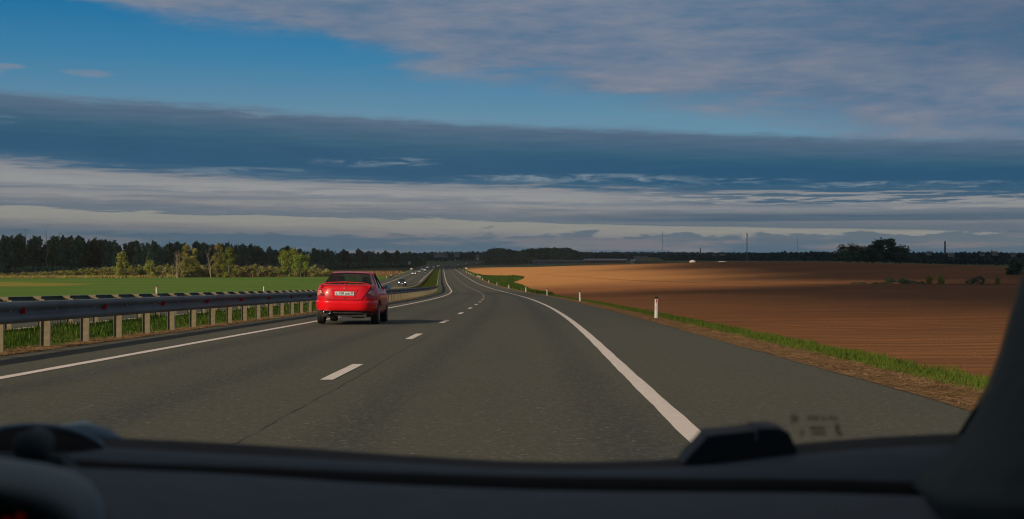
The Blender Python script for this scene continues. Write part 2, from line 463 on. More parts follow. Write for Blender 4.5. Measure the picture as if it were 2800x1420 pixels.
def soil_mat():
    m = bpy.data.materials.new('ploughed_soil'); m.use_nodes = True
    t = m.node_tree; t.nodes.clear(); N = NT(t)
    out = N.n('ShaderNodeOutputMaterial'); p = N.n('ShaderNodeBsdfPrincipled'); N.link(p.outputs[0], out.inputs[0])
    tcn = N.n('ShaderNodeTexCoord'); ob = tcn.outputs['Object']
    rot = N.n('ShaderNodeMapping'); N.link(ob, rot.inputs[0]); rot.inputs['Rotation'].default_value = (0, 0, R(-16))
    v = rot.outputs[0]
    big = N.noise(N.scaled(v, (0.012, 0.03, 1)), 1.0, 4, 0.55)
    c = N.mix(N.smooth(big, 0.3, 0.7), (0.400, 0.160, 0.056), (0.270, 0.115, 0.045))
    rows = N.n('ShaderNodeTexWave', bands_direction='Y'); N.link(v, rows.inputs['Vector'])
    rows.inputs['Scale'].default_value = 0.24; rows.inputs['Distortion'].default_value = 2.2; rows.inputs['Detail'].default_value = 3; rows.inputs['Detail Scale'].default_value = 1.4
    c = N.mix(N.smooth(rows.outputs['Fac'], 0.15, 0.6, 0.45, 0.0), c, (0.12, 0.050, 0.024))
    stx = N.noise(N.scaled(v, (0.10, 1.3, 1), (5, 0, 0)), 1.0, 4, 0.6)
    c = N.mix(N.smooth(stx, 0.42, 0.62, 0.0, 0.6), c, (0.13, 0.058, 0.028))
    cl = N.noise(N.scaled(v, (.6, 1.3, 1)), 6.5, 5, 0.75)
    c = N.mix(N.smooth(cl, 0.52, 0.72, 0, 0.30), c, (0.10, 0.045, 0.025))
    cf = N.noise(v, 17.0, 3, 0.7)
    c = N.mix(N.smooth(cf, 0.52, 0.72, 0, 0.15), c, (0.38, 0.20, 0.10))
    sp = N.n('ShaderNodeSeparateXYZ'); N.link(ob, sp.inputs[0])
    sunny = N.math('ADD', N.smooth(sp.outputs[1], 210, 330), N.math('MULTIPLY', N.math('SUBTRACT', big, 0.5), 0.6))  # paler tan on the far sunlit part, its brightness put into the colour
    sunny = N.math('MULTIPLY', N.math('MAXIMUM', sunny, 0.0), N.smooth(sp.outputs[0], 85, 15))
    c = N.mix(N.math('MULTIPLY', sunny, 0.85, clamp=True), c, (0.62, 0.290, 0.100))
    N.link(c, p.inputs['Base Color']); p.inputs['Roughness'].default_value = 0.95; p.inputs['Specular IOR Level'].default_value = 0.1
    b = N.n('ShaderNodeBump'); b.inputs['Strength'].default_value = 0.6; b.inputs['Distance'].default_value = 0.10
    hsum = N.math('ADD', N.math('MULTIPLY', rows.outputs['Fac'], 0.8), N.math('ADD', N.math('MULTIPLY', cl, 1.1), N.math('MULTIPLY', stx, 0.8)))
    N.link(hsum, b.inputs['Height']); N.link(b.outputs[0], p.inputs['Normal'])
    return m
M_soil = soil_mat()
def crop_mat():
    m = bpy.data.materials.new('young_crop'); m.use_nodes = True
    t = m.node_tree; t.nodes.clear(); N = NT(t)
    out = N.n('ShaderNodeOutputMaterial'); p = N.n('ShaderNodeBsdfPrincipled'); N.link(p.outputs[0], out.inputs[0])
    tcn = N.n('ShaderNodeTexCoord'); ob = tcn.outputs['Object']
    a = N.noise(N.scaled(ob, (0.02, 0.08, 1)), 1.0, 4, 0.6)
    c = N.mix(N.smooth(a, 0.3, 0.7), (0.078, 0.168, 0.020), (0.118, 0.205, 0.024))
    f = N.noise(N.scaled(ob, (0.7, 1.6, 1)), 1.0, 4, 0.7)
    c = N.mix(N.smooth(f, 0.4, 0.7, 0, 0.4), c, (0.042, 0.110, 0.014))
    # a bare, yellowing tongue in the crop, and the sprayer's tramlines
    s = N.n('ShaderNodeSeparateXYZ'); N.link(ob, s.inputs[0])
    tl_ = N.math('FRACT', N.math('DIVIDE', N.math('MULTIPLY_ADD', s.outputs[0], 0.22, s.outputs[1]), 24.0))
    tl_ = N.math('MINIMUM', N.math('ABSOLUTE', N.math('SUBTRACT', tl_, 0.45)), N.math('ABSOLUTE', N.math('SUBTRACT', tl_, 0.53)))
    c = N.mix(N.smooth(tl_, 0.016, 0.006, 0, 0.45), c, (0.075, 0.085, 0.03))
    pt = N.noise(N.scaled(ob, (0.012, 0.05, 1), (8, 3, 1)), 1.0, 5, 0.65)
    c = N.mix(N.smooth(pt, 0.48, 0.68, 0, 0.5), c, (0.155, 0.200, 0.028))
    wob = N.math('MULTIPLY', N.math('SUBTRACT', N.noise(ob, 0.03, 4, 0.6), 0.5), 1.0)
    u = N.math('DIVIDE', N.math('ADD', s.outputs[0], 156.0), 52.0)
    yc = N.math('MULTIPLY_ADD', s.outputs[0], -0.25, 306.0)
    w = N.math('DIVIDE', N.math('SUBTRACT', s.outputs[1], yc), 42.0)
    d = N.math('ADD', N.math('ADD', N.math('MULTIPLY', u, u), N.math('MULTIPLY', w, w)), wob)
    c = N.mix(N.smooth(d, 1.1, 0.75, 0, 0.9), c, (0.27, 0.22, 0.035))
    N.link(c, p.inputs['Base Color']); p.inputs['Roughness'].default_value = 0.9; p.inputs['Specular IOR Level'].default_value = 0.15
    b = N.n('ShaderNodeBump'); b.inputs['Strength'].default_value = 0.6; b.inputs['Distance'].default_value = 0.2
    N.link(N.noise(ob, 2.5, 4, 0.7), b.inputs['Height']); N.link(b.outputs[0], p.inputs['Normal'])
    return m
M_crop = crop_mat()
M_ground = mat('rough_land', (0.050, 0.072, 0.024), (0.095, 0.090, 0.040), scale=0.012, detail=6, rough=0.95, bump=0.6, bscale=0.6, bdist=0.4, spec=0.1)
M_meadow = mat('meadow', (0.055, 0.100, 0.018), (0.105, 0.140, 0.024), scale=0.25, detail=6, rough=0.95, bump=0.7, bscale=4, bdist=0.12, spec=0.1)
M_gravel = mat('dry_verge', (0.31, 0.19, 0.092), (0.15, 0.092, 0.056), scale=9, detail=6, rough=0.95, bump=0.9, bscale=26, bdist=0.05, spec=0.1)
M_straw_ground = mat('reed_bed', (0.36, 0.235, 0.11), (0.26, 0.18, 0.07), scale=0.3, detail=6, rough=0.95, bump=0.8, bscale=3, bdist=0.3, spec=0.1)
M_crack = mat('bitumen_seam', (0.018, 0.017, 0.015), rough=0.6)

# ------------------------------------------------------------------ ground, roads and fields
o_far = np.concatenate([-np.geomspace(9000, 26, 34), np.linspace(-25, 9, 12), np.geomspace(12, 9000, 34)])
ysg = np.unique(np.concatenate([np.linspace(-900, -60, 8), YS, [14000.0, 20000.0]]))
def _gz(O, Y):
    X = XR(Y) + O
    inside = (O > -26) & (O < 9.5) & (Y < 2600)
    z = H(X, Y) - np.where(inside, 0.45, 0.10) - np.where((O > -26) & (O < 800) & (Y < 1045), 0.5, 0.0)
    return X, z
Yg = np.repeat(ysg[:, None], len(o_far), 1); Og = np.repeat(o_far[None, :], len(ysg), 0)
Xg, Zg = _gz(Og, Yg)
ig = np.arange(Xg.size).reshape(Xg.shape)
fg = np.stack([ig[:-1, :-1], ig[:-1, 1:], ig[1:, 1:], ig[1:, :-1]], -1).reshape(-1, 4)
tag(link('ground', np_mesh('ground', np.stack([Xg, Yg, Zg], -1).reshape(-1, 3), fg, M_ground, smooth=True)), kind='structure')

Y_ROAD = 3400
def edge_noise(k, amp, sc=1.0):
    def f(y):
        y = np.asarray(y, float)
        return k + amp * (np.sin(y * 0.9 * sc) + np.sin(y * 2.3 * sc + 1) * 0.6 + np.sin(y * 0.31 * sc + 2)) / 2.6
    return f
YF = np.unique(np.concatenate([np.arange(-20, 130, 0.35), YS]))      # fine rows for ragged verges
strip('carriageway', -5.6, 6.42, 14, M_road, y1=Y_ROAD)
strip('carriageway', -21.5, -9.9, 12, M_road, y1=Y_ROAD)
strip('median_ground', -9.9, -5.58, 9, M_meadow, y1=Y_ROAD, dz=-0.004)
strip('verge_gravel', edge_noise(6.36, 0.05), 7.75, 7, M_gravel, y1=700, dz=0.006, ys=YF)
G_Y = [0, 120, 180, 230, 262, 300, 345, 375, 405, 440, 470, 520, 700, 1000, 1300]
G_O = [8.75, 8.75, 9.15, 9.8, 11.2, 12.5, 13, 17, 20, 19, 14, 10.5, 10.5, 11, 11]
def verge_out(y): return np.interp(y, G_Y, G_O) + 0.12 * np.sin(np.asarray(y) * 1.3) + 0.09 * np.sin(np.asarray(y) * 3.1)
strip('grass_verge', 7.4, verge_out, 8, M_meadow, y1=1300, dz=0.0, ys=YF)
strip('grass_verge', -25.2, -21.45, 6, M_meadow, y1=1300, dz=0.0)
fld_t = [0, .004, .01, .02, .035, .05, .07, .09, .115, .14, .17, .2, .25, .3, .4, .5, .65, .8, 1]
M_pmeadow = mat('valley_meadow', (0.130, 0.165, 0.060), (0.165, 0.170, 0.070), scale=0.02, detail=6, rough=0.95, spec=0.1, stretch=(.3, 1, 1))
strip('valley_meadow', 11.5, 1400.0, 30, M_pmeadow, y0=1060, y1=1760, dz=0.02)
strip('valley_meadow', -600.0, -25.0, 20, M_pmeadow, y0=1180, y1=3000, dz=0.02)
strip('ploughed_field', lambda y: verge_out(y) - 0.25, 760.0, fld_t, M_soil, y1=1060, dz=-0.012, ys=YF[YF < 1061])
def crop_end(o): return 452 + 75 * np.clip((o + 190) / 150, 0, 1) ** 1.5
# green field: rows run to its own far edge
tt = np.linspace(0, 1, 90)[:, None]; oo = np.concatenate([-np.geomspace(1200, 26, 50), [-25.0]])[None, :]
Yc = -60 + (crop_end(oo) + 60) * tt; Oc = np.repeat(oo, len(tt), 0); Xc = XR(Yc) + Oc
ic = np.arange(Xc.size).reshape(Xc.shape); fc = np.stack([ic[:-1, :-1], ic[:-1, 1:], ic[1:, 1:], ic[1:, :-1]], -1).reshape(-1, 4)
tag(link('green_field', np_mesh('green_field', np.stack([Xc, Yc, H(Xc, Yc)], -1).reshape(-1, 3), fc, M_crop, smooth=True)), kind='structure')
# pale reed bed beyond the green field, nearer the road
tt = np.linspace(0, 1, 14)[:, None]; oo = np.linspace(-110, -24, 24)[None, :]
Yc = crop_end(oo) + 1 + (60 + 100 * np.clip((oo + 90) / 66, 0, 1)) * tt; Oc = np.repeat(oo, len(tt), 0); Xc = XR(Yc) + Oc
ic = np.arange(Xc.size).reshape(Xc.shape); fc = np.stack([ic[:-1, :-1], ic[:-1, 1:], ic[1:, 1:], ic[1:, :-1]], -1).reshape(-1, 4)
tag(link('reed_bed_ground', np_mesh('reed_bed_ground', np.stack([Xc, Yc, H(Xc, Yc) + 0.03], -1).reshape(-1, 3), fc, M_straw_ground, smooth=True)), kind='structure')

# painted lines, each a thin sheet above the asphalt; every dash a piece of its own
YL = np.unique(np.concatenate([np.arange(-20, 60, 0.5), np.arange(60, 400, 4), np.arange(400, 1500, 15.0), np.geomspace(1500, 3400, 40)]))
def line(name, o, w, y0=-20, y1=3400):
    of = o if callable(o) else (lambda y: o)
    wob = lambda s: (lambda y: of(y) + s * w / 2 + 0.004 * np.sin(y * 1.7 + s) + 0.003 * np.sin(y * 4.3 + 2 * s))
    return strip(name, wob(-1), wob(1), 2, M_paint, y0=y0, y1=y1, dz=0.006, ys=YL)
lm = [line('road_marking_line', -3.78, 0.17), line('road_marking_line', pchip([0, 8, 15, 31, 60, 100, 160, 400, 3000], [3.40, 3.44, 3.52, 3.73, 3.85, 3.76, 3.62, 3.6, 3.6]), 0.175), line('road_marking_line', -10.75, 0.20), line('road_marking_line', -18.3, 0.20)]
lane_marks = []
def dash_obj(o, y, ln, w, name='lane_marking_dash'):
    mb = MB(); rows = []
    for k in range(5):
        yy = y + ln * k / 4
        r = []
        for s in (-1, 1):
            x = float(XR(yy)) + o + s * (w / 2 + random.uniform(-.004, .004)); r.append((x, yy, Hs(x, yy) + 0.006))
        rows.append(r)
    mb.grid(rows)
    return mb.build(name, M_paint)
for k in range(42):
    y = 15.2 + 11.4 * k
    if k < 20: tag(dash_obj(0.0, y, 3.0, 0.15), kind='structure')
far = MB()
for o_, k0, k1 in ((0.0, 20, 110), (-14.5, 3, 110)):
    for k in range(k0, k1):
        y = 15.2 + 11.4 * k; rows = []
        for q in range(2):
            yy = y + 3.0 * q
            rows.append([(float(XR(yy)) + o_ + s * 0.075, yy, Hs(float(XR(yy)) + o_ + s * 0.075, yy) + 0.006) for s in (-1, 1)])
        far.grid(rows)
tag(far.build('far_lane_dashes', M_paint), kind='stuff')
# the joint between the two asphalt lanes
yj = np.arange(4, 120, 0.25)
def jw(s): return lambda y: 0.26 + 0.018 * np.sin(y * 0.5) + 0.006 * np.sin(y * 3.3) + 0.008 * np.sin(y * 9.1) + s * (0.0026 + 0.0016 * np.sin(y * 5.0))
strip('asphalt_joint', jw(-1), jw(1), 2, M_crack, y0=4, y1=120, dz=0.003, ys=yj)

# ------------------------------------------------------------------ grass and straw
M_grass = leaf_mat('grass_blade', (0.070, 0.118, 0.018), (0.038, 0.072, 0.013), 1.2, 0.35)
M_grass_y = leaf_mat('grass_blade_pale', (0.20, 0.20, 0.045), (0.13, 0.15, 0.03), 1.2, 0.35)
M_straw = leaf_mat('straw', (0.46, 0.30, 0.14), (0.20, 0.12, 0.065), 3.0, 0.15)
def blades(name, O, Y, h, w, lean, mats, mi, dz=0.0, flat=False):
    n = len(O); X = XR(Y) + O; Z = H(X, Y) + dz
    a = rng.uniform(0, 2 * np.pi, n); ld = rng.uniform(0, 2 * np.pi, n)
    dx, dy = np.cos(a) * w / 2, np.sin(a) * w / 2
    lx, ly = np.cos(ld) * lean * h, np.sin(ld) * lean * h
    P = np.empty((n, 5, 3))
    P[:, 0] = np.stack([X - dx, Y - dy, Z], -1); P[:, 1] = np.stack([X + dx, Y + dy, Z], -1)
    hz = h * (0.10 if flat else 1.0)
    P[:, 2] = np.stack([X + dx * .8 + lx * .35, Y + dy * .8 + ly * .35, Z + hz * .55], -1)
    P[:, 3] = np.stack([X - dx * .8 + lx * .35, Y - dy * .8 + ly * .35, Z + hz * .55], -1)
    P[:, 4] = np.stack([X + lx, Y + ly, Z + hz], -1)
    b = (np.arange(n) * 5)[:, None]
    F = np.concatenate([b + [0, 1, 2], b + [0, 2, 3], b + [3, 2, 4]], 0)
    o = link(name, np_mesh(name, P.reshape(-1, 3), F, mats, mi=np.tile(mi, 3)))
    return tag(o, kind='stuff')
def ydist(n, a, b, p=1.0):           # denser near the camera
    u = rng.random(n); return a * (b / a) ** (u ** p)
def clumpy(O, Y, f=1.0):
    return 0.5 + 0.5 * np.sin(Y * 1.1 * f + np.sin(O * 2.1) * 2) * np.sin(Y * 0.37 * f + 1.3 + O)
n = 42000
Y = ydist(n, 12, 170); O = rng.uniform(-9.7, -6.25, n); c = clumpy(O, Y)
tag(blades('grass', O, Y, (0.06 + 0.18 * c * rng.random(n)) * rng.uniform(.5, 1.1, n) * np.clip((-O - 5.9) * 1.4, .3, 1), 0.012 + Y * 0.00030, 0.35 * rng.random(n), [M_grass, M_grass_y], (rng.random(n) < .10).astype(int)),
    'lush green grass growing between the two crash barriers', None)
M_fresh = leaf_mat('fresh_grass_blade', (0.130, 0.200, 0.030), (0.085, 0.150, 0.022), 1.2, 0.35)
n = 64000
Y = ydist(n, 9, 170); O = 7.35 + (verge_out(Y) - 7.35) * rng.random(n); c = clumpy(O, Y)
blades('grass', O, Y, (0.07 + 0.11 * c) * rng.uniform(.4, 1.15, n) * np.clip((O - 7.0) * 1.2, .35, 1), 0.007 + Y * 0.00026, 0.5 * rng.random(n), [M_grass, M_grass_y, M_fresh], rng.choice(3, n, p=[.25, .25, .50]))
n = 16000
Y = ydist(n, 170, 560); O = 7.6 + (verge_out(Y) - 7.6) * rng.random(n)
blades('grass', O, Y, rng.uniform(.15, .45, n), 0.10 + Y * 0.0003, 0.4 * rng.random(n), [M_grass, M_grass_y], (rng.random(n) < .12).astype(int))
n = 14000
Y = ydist(n, 165, 900); O = rng.uniform(-9.6, -6.2, n)
blades('grass', O, Y, rng.uniform(.12, .35, n), 0.08 + Y * 0.0003, 0.4 * rng.random(n), [M_grass, M_grass_y], (rng.random(n) < .2).astype(int))
n = 34000
Y = ydist(n, 8, 110); O = 6.40 + rng.random(n) ** 0.8 * 1.25
blades('dry_grass', O, Y, rng.uniform(.08, .24, n), 0.012 + Y * 0.00030, rng.uniform(.6, 1.6, n), [M_straw, M_gravel, M_grass_y], rng.choice(3, n, p=[.62, .30, .08]), dz=0.008, flat=True)
n = 24000
Y = ydist(n, 12, 120); O = -5.60 - np.abs(rng.normal(0, 0.30, n)) * (0.6 + 0.7 * np.sin(Y * .9) ** 2)
blades('dry_grass', O, Y, rng.uniform(.10, .30, n), 0.016 + Y * 0.00030, rng.uniform(.4, 1.3, n), [M_straw, M_gravel], rng.choice(2, n, p=[.55, .45]), dz=0.005, flat=True)
# clods on the ploughed soil
n = 2600
Y = ydist(n, 22, 130); O = 8.6 + Y * 0.45 * rng.random(n) ** 0.9; X = XR(Y) + O; Z = H(X, Y)
s = rng.uniform(.008, .026, n) * (1 + Y / 90)
base = np.array([[1, 0, 0], [0, 1, 0], [-1, 0, 0], [0, -1, 0], [0, 0, .8]]); 
P = base[None] * s[:, None, None] * rng.uniform(.6, 1.3, (n, 5, 1)); P[:, :, 0] += X[:, None]; P[:, :, 1] += Y[:, None]; P[:, :, 2] += Z[:, None] - .008
b_ = (np.arange(n) * 5)[:, None]
F = np.concatenate([b_ + [0, 1, 4], b_ + [1, 2, 4], b_ + [2, 3, 4], b_ + [3, 0, 4]], 0)
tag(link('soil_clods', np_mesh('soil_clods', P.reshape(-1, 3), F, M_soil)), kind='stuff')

# ------------------------------------------------------------------ crash barriers
M_rail = mat('galvanised_rail', (0.165, 0.205, 0.220), (0.115, 0.148, 0.160), scale=1.6, rough=0.62, metal=0.1, spec=0.35, stretch=(1, .3, 1))
M_post = mat('weathered_post', (0.245, 0.195, 0.110), (0.165, 0.135, 0.078), scale=9, detail=6, rough=0.8, bump=0.25, bscale=40)
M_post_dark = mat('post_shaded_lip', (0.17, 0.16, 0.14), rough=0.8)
M_refl = mat('red_reflector', (0.62, 0.012, 0.02), (0.5, 0.01, 0.015), rough=0.25, emit=None)
M_bolt = mat('zinc_bolt', (0.75, 0.75, 0.72), rough=0.3, metal=0.6)
WP0 = [(0.0, .83), (.022, .84), (.055, .825), (.082, .79), (.085, .76), (.06, .725), (.02, .70), (.004, .68), (.004, .65), (.02, .63), (.06, .605), (.085, .57), (.082, .54), (.055, .505), (.022, .49), (.0, .50)]
WP = [(a_, b_ - .025) for a_, b_ in WP0]
def rail_mb(o, side, y0, y1, step, lap=0.0):
    mb = MB(); ys = [y0 + (y1 - y0) * i / max(1, round((y1 - y0) / step)) for i in range(max(1, round((y1 - y0) / step)) + 1)]
    rows = []
    ax = float(XR(ys[0])) + o; az = Hs(ax, ys[0]); 
    for y in ys:
        x0 = float(XR(y)) + o; g = Hs(x0, y)
        rows.append([(x0 + side * (dx + lap) - ax, y - y0, g + z - az) for dx, z in WP])
    mb.grid(rows, flip=side < 0)
    return mb, (ax, ys[0], az)
def barrier(name, o_rail, o_post, side, label, n_post, n_sec, n_refl, y_first, y_end):
    ax, az = float(XR(0)) + o_rail, Hs(float(XR(0)) + o_rail, 0)
    root = empty(name, (ax, 0, az), 0, label, 'crash barrier')
    inv = Vector((ax, 0, az))
    P = 2.12
    def put(o, p):
        o.parent = root; o.location = Vector(p) - inv
    # a post: channel open towards approaching traffic
    mb = MB(); w, d, h = 0.165, 0.035, 0.72
    mb.box((0, 0, h / 2 - .04), (w, .008, h + .08))
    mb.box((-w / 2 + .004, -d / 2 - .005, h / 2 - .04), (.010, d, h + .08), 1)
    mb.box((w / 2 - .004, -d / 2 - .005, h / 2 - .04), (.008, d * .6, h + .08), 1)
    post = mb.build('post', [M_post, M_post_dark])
    blk = MB()
    bx = (o_rail - o_post) - side * 0.0
    L = abs(o_rail - o_post)
    zc = .68
    blk.poly([(0, -.006, zc - .12), (side * (L - .0), -.006, zc - .05), (side * (L - .0), -.006, zc + .10), (0, -.006, zc + .12)][::side])
    blk.box((side * L / 2, .035, zc + .03), (L, .07, .16))
    block = blk.build('spacer_block', [M_post])
    cap = MB(); cap.box((0, -.018, .70), (.135, .022, .17)); cap.box((0, -.034, .71), (.03, .012, .03), 1)
    first = True
    N_all = int((y_end - y_first) / P)
    rest = MB()
    for i in range(N_all):
        y = y_first + i * P; x = float(XR(y)) + o_post; z = Hs(x, y)
        if i < n_post:
            o = post if i == 0 else post.copy()
            if i: COL.objects.link(o)
            put(o, (x, y, z)); o.rotation_euler = (random.uniform(-.012, .012), random.uniform(-.012, .012), random.uniform(-.05, .05))
            if i < 70:
                q = block if i == 0 else block.copy()
                if i: COL.objects.link(q)
                put(q, (x, y, z))
        else:
            rest.box((x - inv.x, y, z - inv.z + .36), (.14, .05, .78))
    if rest.v:
        r = rest.build('far_posts', M_post, root); tag(r, kind='stuff')
    # rail sections lapped at every second post
    SECT = 2 * P
    ns = n_sec
    for i in range(ns):
        y0 = y_first - P / 2 + i * SECT
        mb, pos = rail_mb(o_rail, side, y0, y0 + SECT + .16, 0.55, lap=0.004 if i % 2 else 0.0)
        s = mb.build('rail_section', M_rail, root, smooth=True); s.location = Vector(pos) - inv
        bl = MB()
        for k in (0, 1):
            y = y_first + (2 * i + k) * P; xx = float(XR(y)) + o_rail + side * .012; zz = Hs(xx, y) + .665
            bl.tube([(xx - pos[0], y - pos[1], zz - pos[2]), (xx + side * .018 - pos[0], y - pos[1], zz - pos[2])], .016, 6)
        bb = bl.build('bolts', M_bolt, s); tag(bb, kind='stuff')
    mb, pos = rail_mb(o_rail, side, y_first - P / 2 + ns * SECT, y_end, 6.0)
    s = mb.build('far_rail', M_rail, root, smooth=True); s.location = Vector(pos) - inv
    # red and white reflectors seated in the groove
    rm = MB()
    rm.poly([(0, 0, -.055), (side * .075, 0, -.045), (side * .085, 0, .045), (0, 0, .055)])
    rm.box((side * .04, .012, 0), (.075, .02, .10)); 
    ref = rm.build('reflector', M_refl)
    for i in range(n_refl):
        y = 21.75 + i * 4.30; x = float(XR(y)) + o_rail + side * .012; z = Hs(x, y) + .665
        o = ref if i == 0 else ref.copy()
        if i: COL.objects.link(o)
        put(o, (x, y, z))
    if n_refl == 0: bpy.data.objects.remove(ref)
    return root
# the nearest barrier starts well before the camera's field of view
barrier('crash_barrier', -5.86, -6.02, 1, 'long crash barrier with red reflectors beside the red car and the left lane', 290, 40, 50, 21.3 - 2.12 * 8, 1150)
barrier('crash_barrier', -9.66, -9.45, -1, 'farther crash barrier seen from behind, edging the oncoming carriageway', 240, 40, 0, 20.2 - 2.12 * 2, 1150)
# ------------------------------------------------------------------ roadside posts, signs
M_white = mat('white_plastic', (0.74, 0.70, 0.66), (0.60, 0.56, 0.52), scale=6, rough=0.55)
M_black = mat('black_rubber', (0.020, 0.020, 0.022), rough=0.6)
M_refl_r = mat('red_marker', (0.60, 0.012, 0.012), rough=0.3)
M_steel = mat('grey_steel', (0.32, 0.33, 0.34), (0.22, 0.23, 0.24), rough=0.5, metal=0.4, scale=3)
def delineator(label, group):
    t = empty('delineator_post', label=label, cat='marker post', group=group)
    mb = MB()
    prof = [(-.062, -.012), (-.045, -.045), (0, -.058), (.045, -.045), (.062, -.012), (.05, .03), (-.05, .03)]
    mb.grid([[(x, y, z) for x, y in prof] for z in (-.15, .35, .70)], closed=True)
    mb.poly([(x, y, .70) for x, y in prof])
    mb.build('post_body', M_white, t)
    m2 = MB(); m2.box((0, -.060, .635), (.034, .012, .10)); m2.build('reflector', M_refl_r, t)
    m3 = MB()
    m3.box((-.045, -.02, .745), (.020, .05, .10)); m3.box((.045, -.02, .745), (.020, .05, .10)); m3.box((0, .012, .735), (.10, .008, .075))
    m3.build('cap_prongs', M_black, t)
    return t
proto = delineator('x', 'white marker posts along the right shoulder')
right_px = [(1795, 873), (1589, 827), (1505, 811), (1441, 800.5), (1397, 792), (1365, 784), (1344, 776), (1328, 769.6)]
dl = [(48.0, 7.05), (97, 7.0), (147, 7.0), (196, 7.0), (246, 7.0), (296, 7.0), (345, 7.0), (395, 7.0), (512, 7.05), (555, 7.05), (600, 7.0), (645, 7.0), (690, 7.0), (740, 7.0), (795, 7.0), (850, 7.0), (905, 7.0), (960, 7.0)]
lab_r = ['nearest white marker post with red reflector, in the dry verge on the right', 'second white marker post with black prongs along the right shoulder, before the dark field',
         'third white marker post on the right, where the green bank ends', 'fourth white marker post on the right, against the dark green bank',
         'fifth white marker post on the right shoulder, against the green bank', 'sixth white marker post on the right shoulder, by the widening bank',
         'seventh white marker post on the right shoulder, below the brown tongue of soil', 'eighth white marker post, last before the pale concrete parapet on the right']
for i, (y, o) in enumerate(dl):
    t = proto if i == 0 else copy_tree(proto)
    x = float(XR(y)) + o; t.location = (x, y, Hs(x, y)); t.rotation_euler = (random.uniform(-.03, .03), random.uniform(-.03, .03), random.uniform(-.15, .15))
    t['label'] = lab_r[i] if i < len(lab_r) else (['first', 'second', 'third', 'fourth', 'fifth', 'sixth', 'seventh', 'eighth', 'ninth', 'tenth'][i - 8] + ' tiny white marker post beyond the concrete culvert wall on the right')
ll = [(94, -22.6), (140, -22.7), (300, -22.6)] + [(430 + 42 * k, -22.4) for k in range(14)]
for i, (y, o) in enumerate(ll):
    t = copy_tree(proto); x = float(XR(y)) + o; t.location = (x, y, Hs(x, y) + (0.35 if i < 2 else 0)); t['group'] = 'white marker posts along the far side of the oncoming carriageway'
    t['label'] = ['marker post top with black prongs above the left end of the barriers', 'small marker post top above the barriers, left of the red car', 'white marker post on the grass edge just right of the red car'][i] if i < 3 else (['first', 'second', 'third', 'fourth', 'fifth', 'sixth', 'seventh', 'eighth', 'ninth', 'tenth', 'eleventh', 'twelfth', 'thirteenth', 'fourteenth'][i - 3] + ' tiny white marker post past the barrier end, beside the oncoming cars')

M_sign_w = mat('sign_white', (0.68, 0.64, 0.50), rough=0.5)
M_sign_b = mat('sign_blue', (0.02, 0.08, 0.30), rough=0.5)
def sign(px, py_top, d, w, h, pole, m, name, label, rnd=False, two=False):
    x, y, z = on_dist(px, d)
    t = empty(name, (x, y, z), 0, label, 'road sign')
    mb = MB()
    for s in ((-w * .35, w * .35) if two else (0,)): mb.tube([(s, 0.04, -.3), (s, 0.04, pole + h)], .05, 6)
    mb.build('pole', M_steel, t)
    b = MB()
    if rnd:
        n = 14; c = pole + h / 2
        ring = [(math.cos(2 * math.pi * k / n) * w / 2, math.sin(2 * math.pi * k / n) * h / 2 + c) for k in range(n)]
        b.poly([(u, -.03, v) for u, v in ring]); b.grid([[(u, -.03, v) for u, v in ring], [(u, -.005, v) for u, v in ring]], closed=True)
    else: b.box((0, -.03, pole + h / 2), (w, .05, h))
    b.build('sign_panel', m, t)
sign(1119.6, 0, 930, 1.4, 2.0, 3.3, M_sign_w, 'direction_sign', 'small cream direction sign on a pole before the dark wood, left of the road')
sign(1127, 0, 935, 1.7, 1.3, 3.9, M_sign_b, 'direction_sign', 'small blue sign on a pole beside the cream one, left of the road')
sign(1124.7, 0, 640, .9, .5, 1.5, M_white, 'plate_sign', 'tiny white plate on a thin post among the left marker posts')
sign(1274.8, 0, 715, .8, .7, 1.5, M_white, 'plate_sign', 'tiny white plate on a post on the right grass verge near the crest')
sign(1305.9, 0, 2300, 3.0, 3.4, 3.0, M_white, 'plate_sign', 'pale sign beside the far bend of the road')

# lowered end of a crash barrier on the left shoulder, and a concrete parapet on the right one
t = empty('barrier_end', (float(XR(430)) - 22.2, 430, Hs(float(XR(430)) - 22.2, 430)), 0, 'short crash barrier end sloping into the ground left of the oncoming cars', 'barrier end')
rows = []
for k in range(12):
    y = 4.2 * k; hh = min(1, k / 8) ** .8
    rows.append([(-dx * 1.4 + (-0.03 * k), y, (z - .88) + .95 * hh) for dx, z in WP])
m_ = MB(); m_.grid(rows); m_.build('rail', M_rail, t, smooth=True)
for k in (5, 7, 9, 11):
    m_ = MB(); m_.box((-.15 - .03 * k, 4.2 * k, .2), (.14, .08, 1.0)); m_.build('post', M_post, t)
M_conc = mat('pale_concrete', (0.42, 0.39, 0.34), (0.30, 0.28, 0.24), scale=1.5, rough=0.9)
x0, y0, z0 = float(XR(440)) + 7.7, 440.0, 0; z0 = Hs(x0, y0)
t = empty('culvert_parapet', (x0, y0, z0), 0, 'low pale concrete culvert wall in the grass bank on the right shoulder', 'parapet')
m_ = MB()
for k in range(6):
    yy = y0 + k * 8; xx = float(XR(yy)) + 7.7; m_.box((xx - x0, yy - y0 + 4, Hs(xx, yy) - z0 + .22), (.35, 7.9, .5))
m_.build('wall_block', M_conc, t)

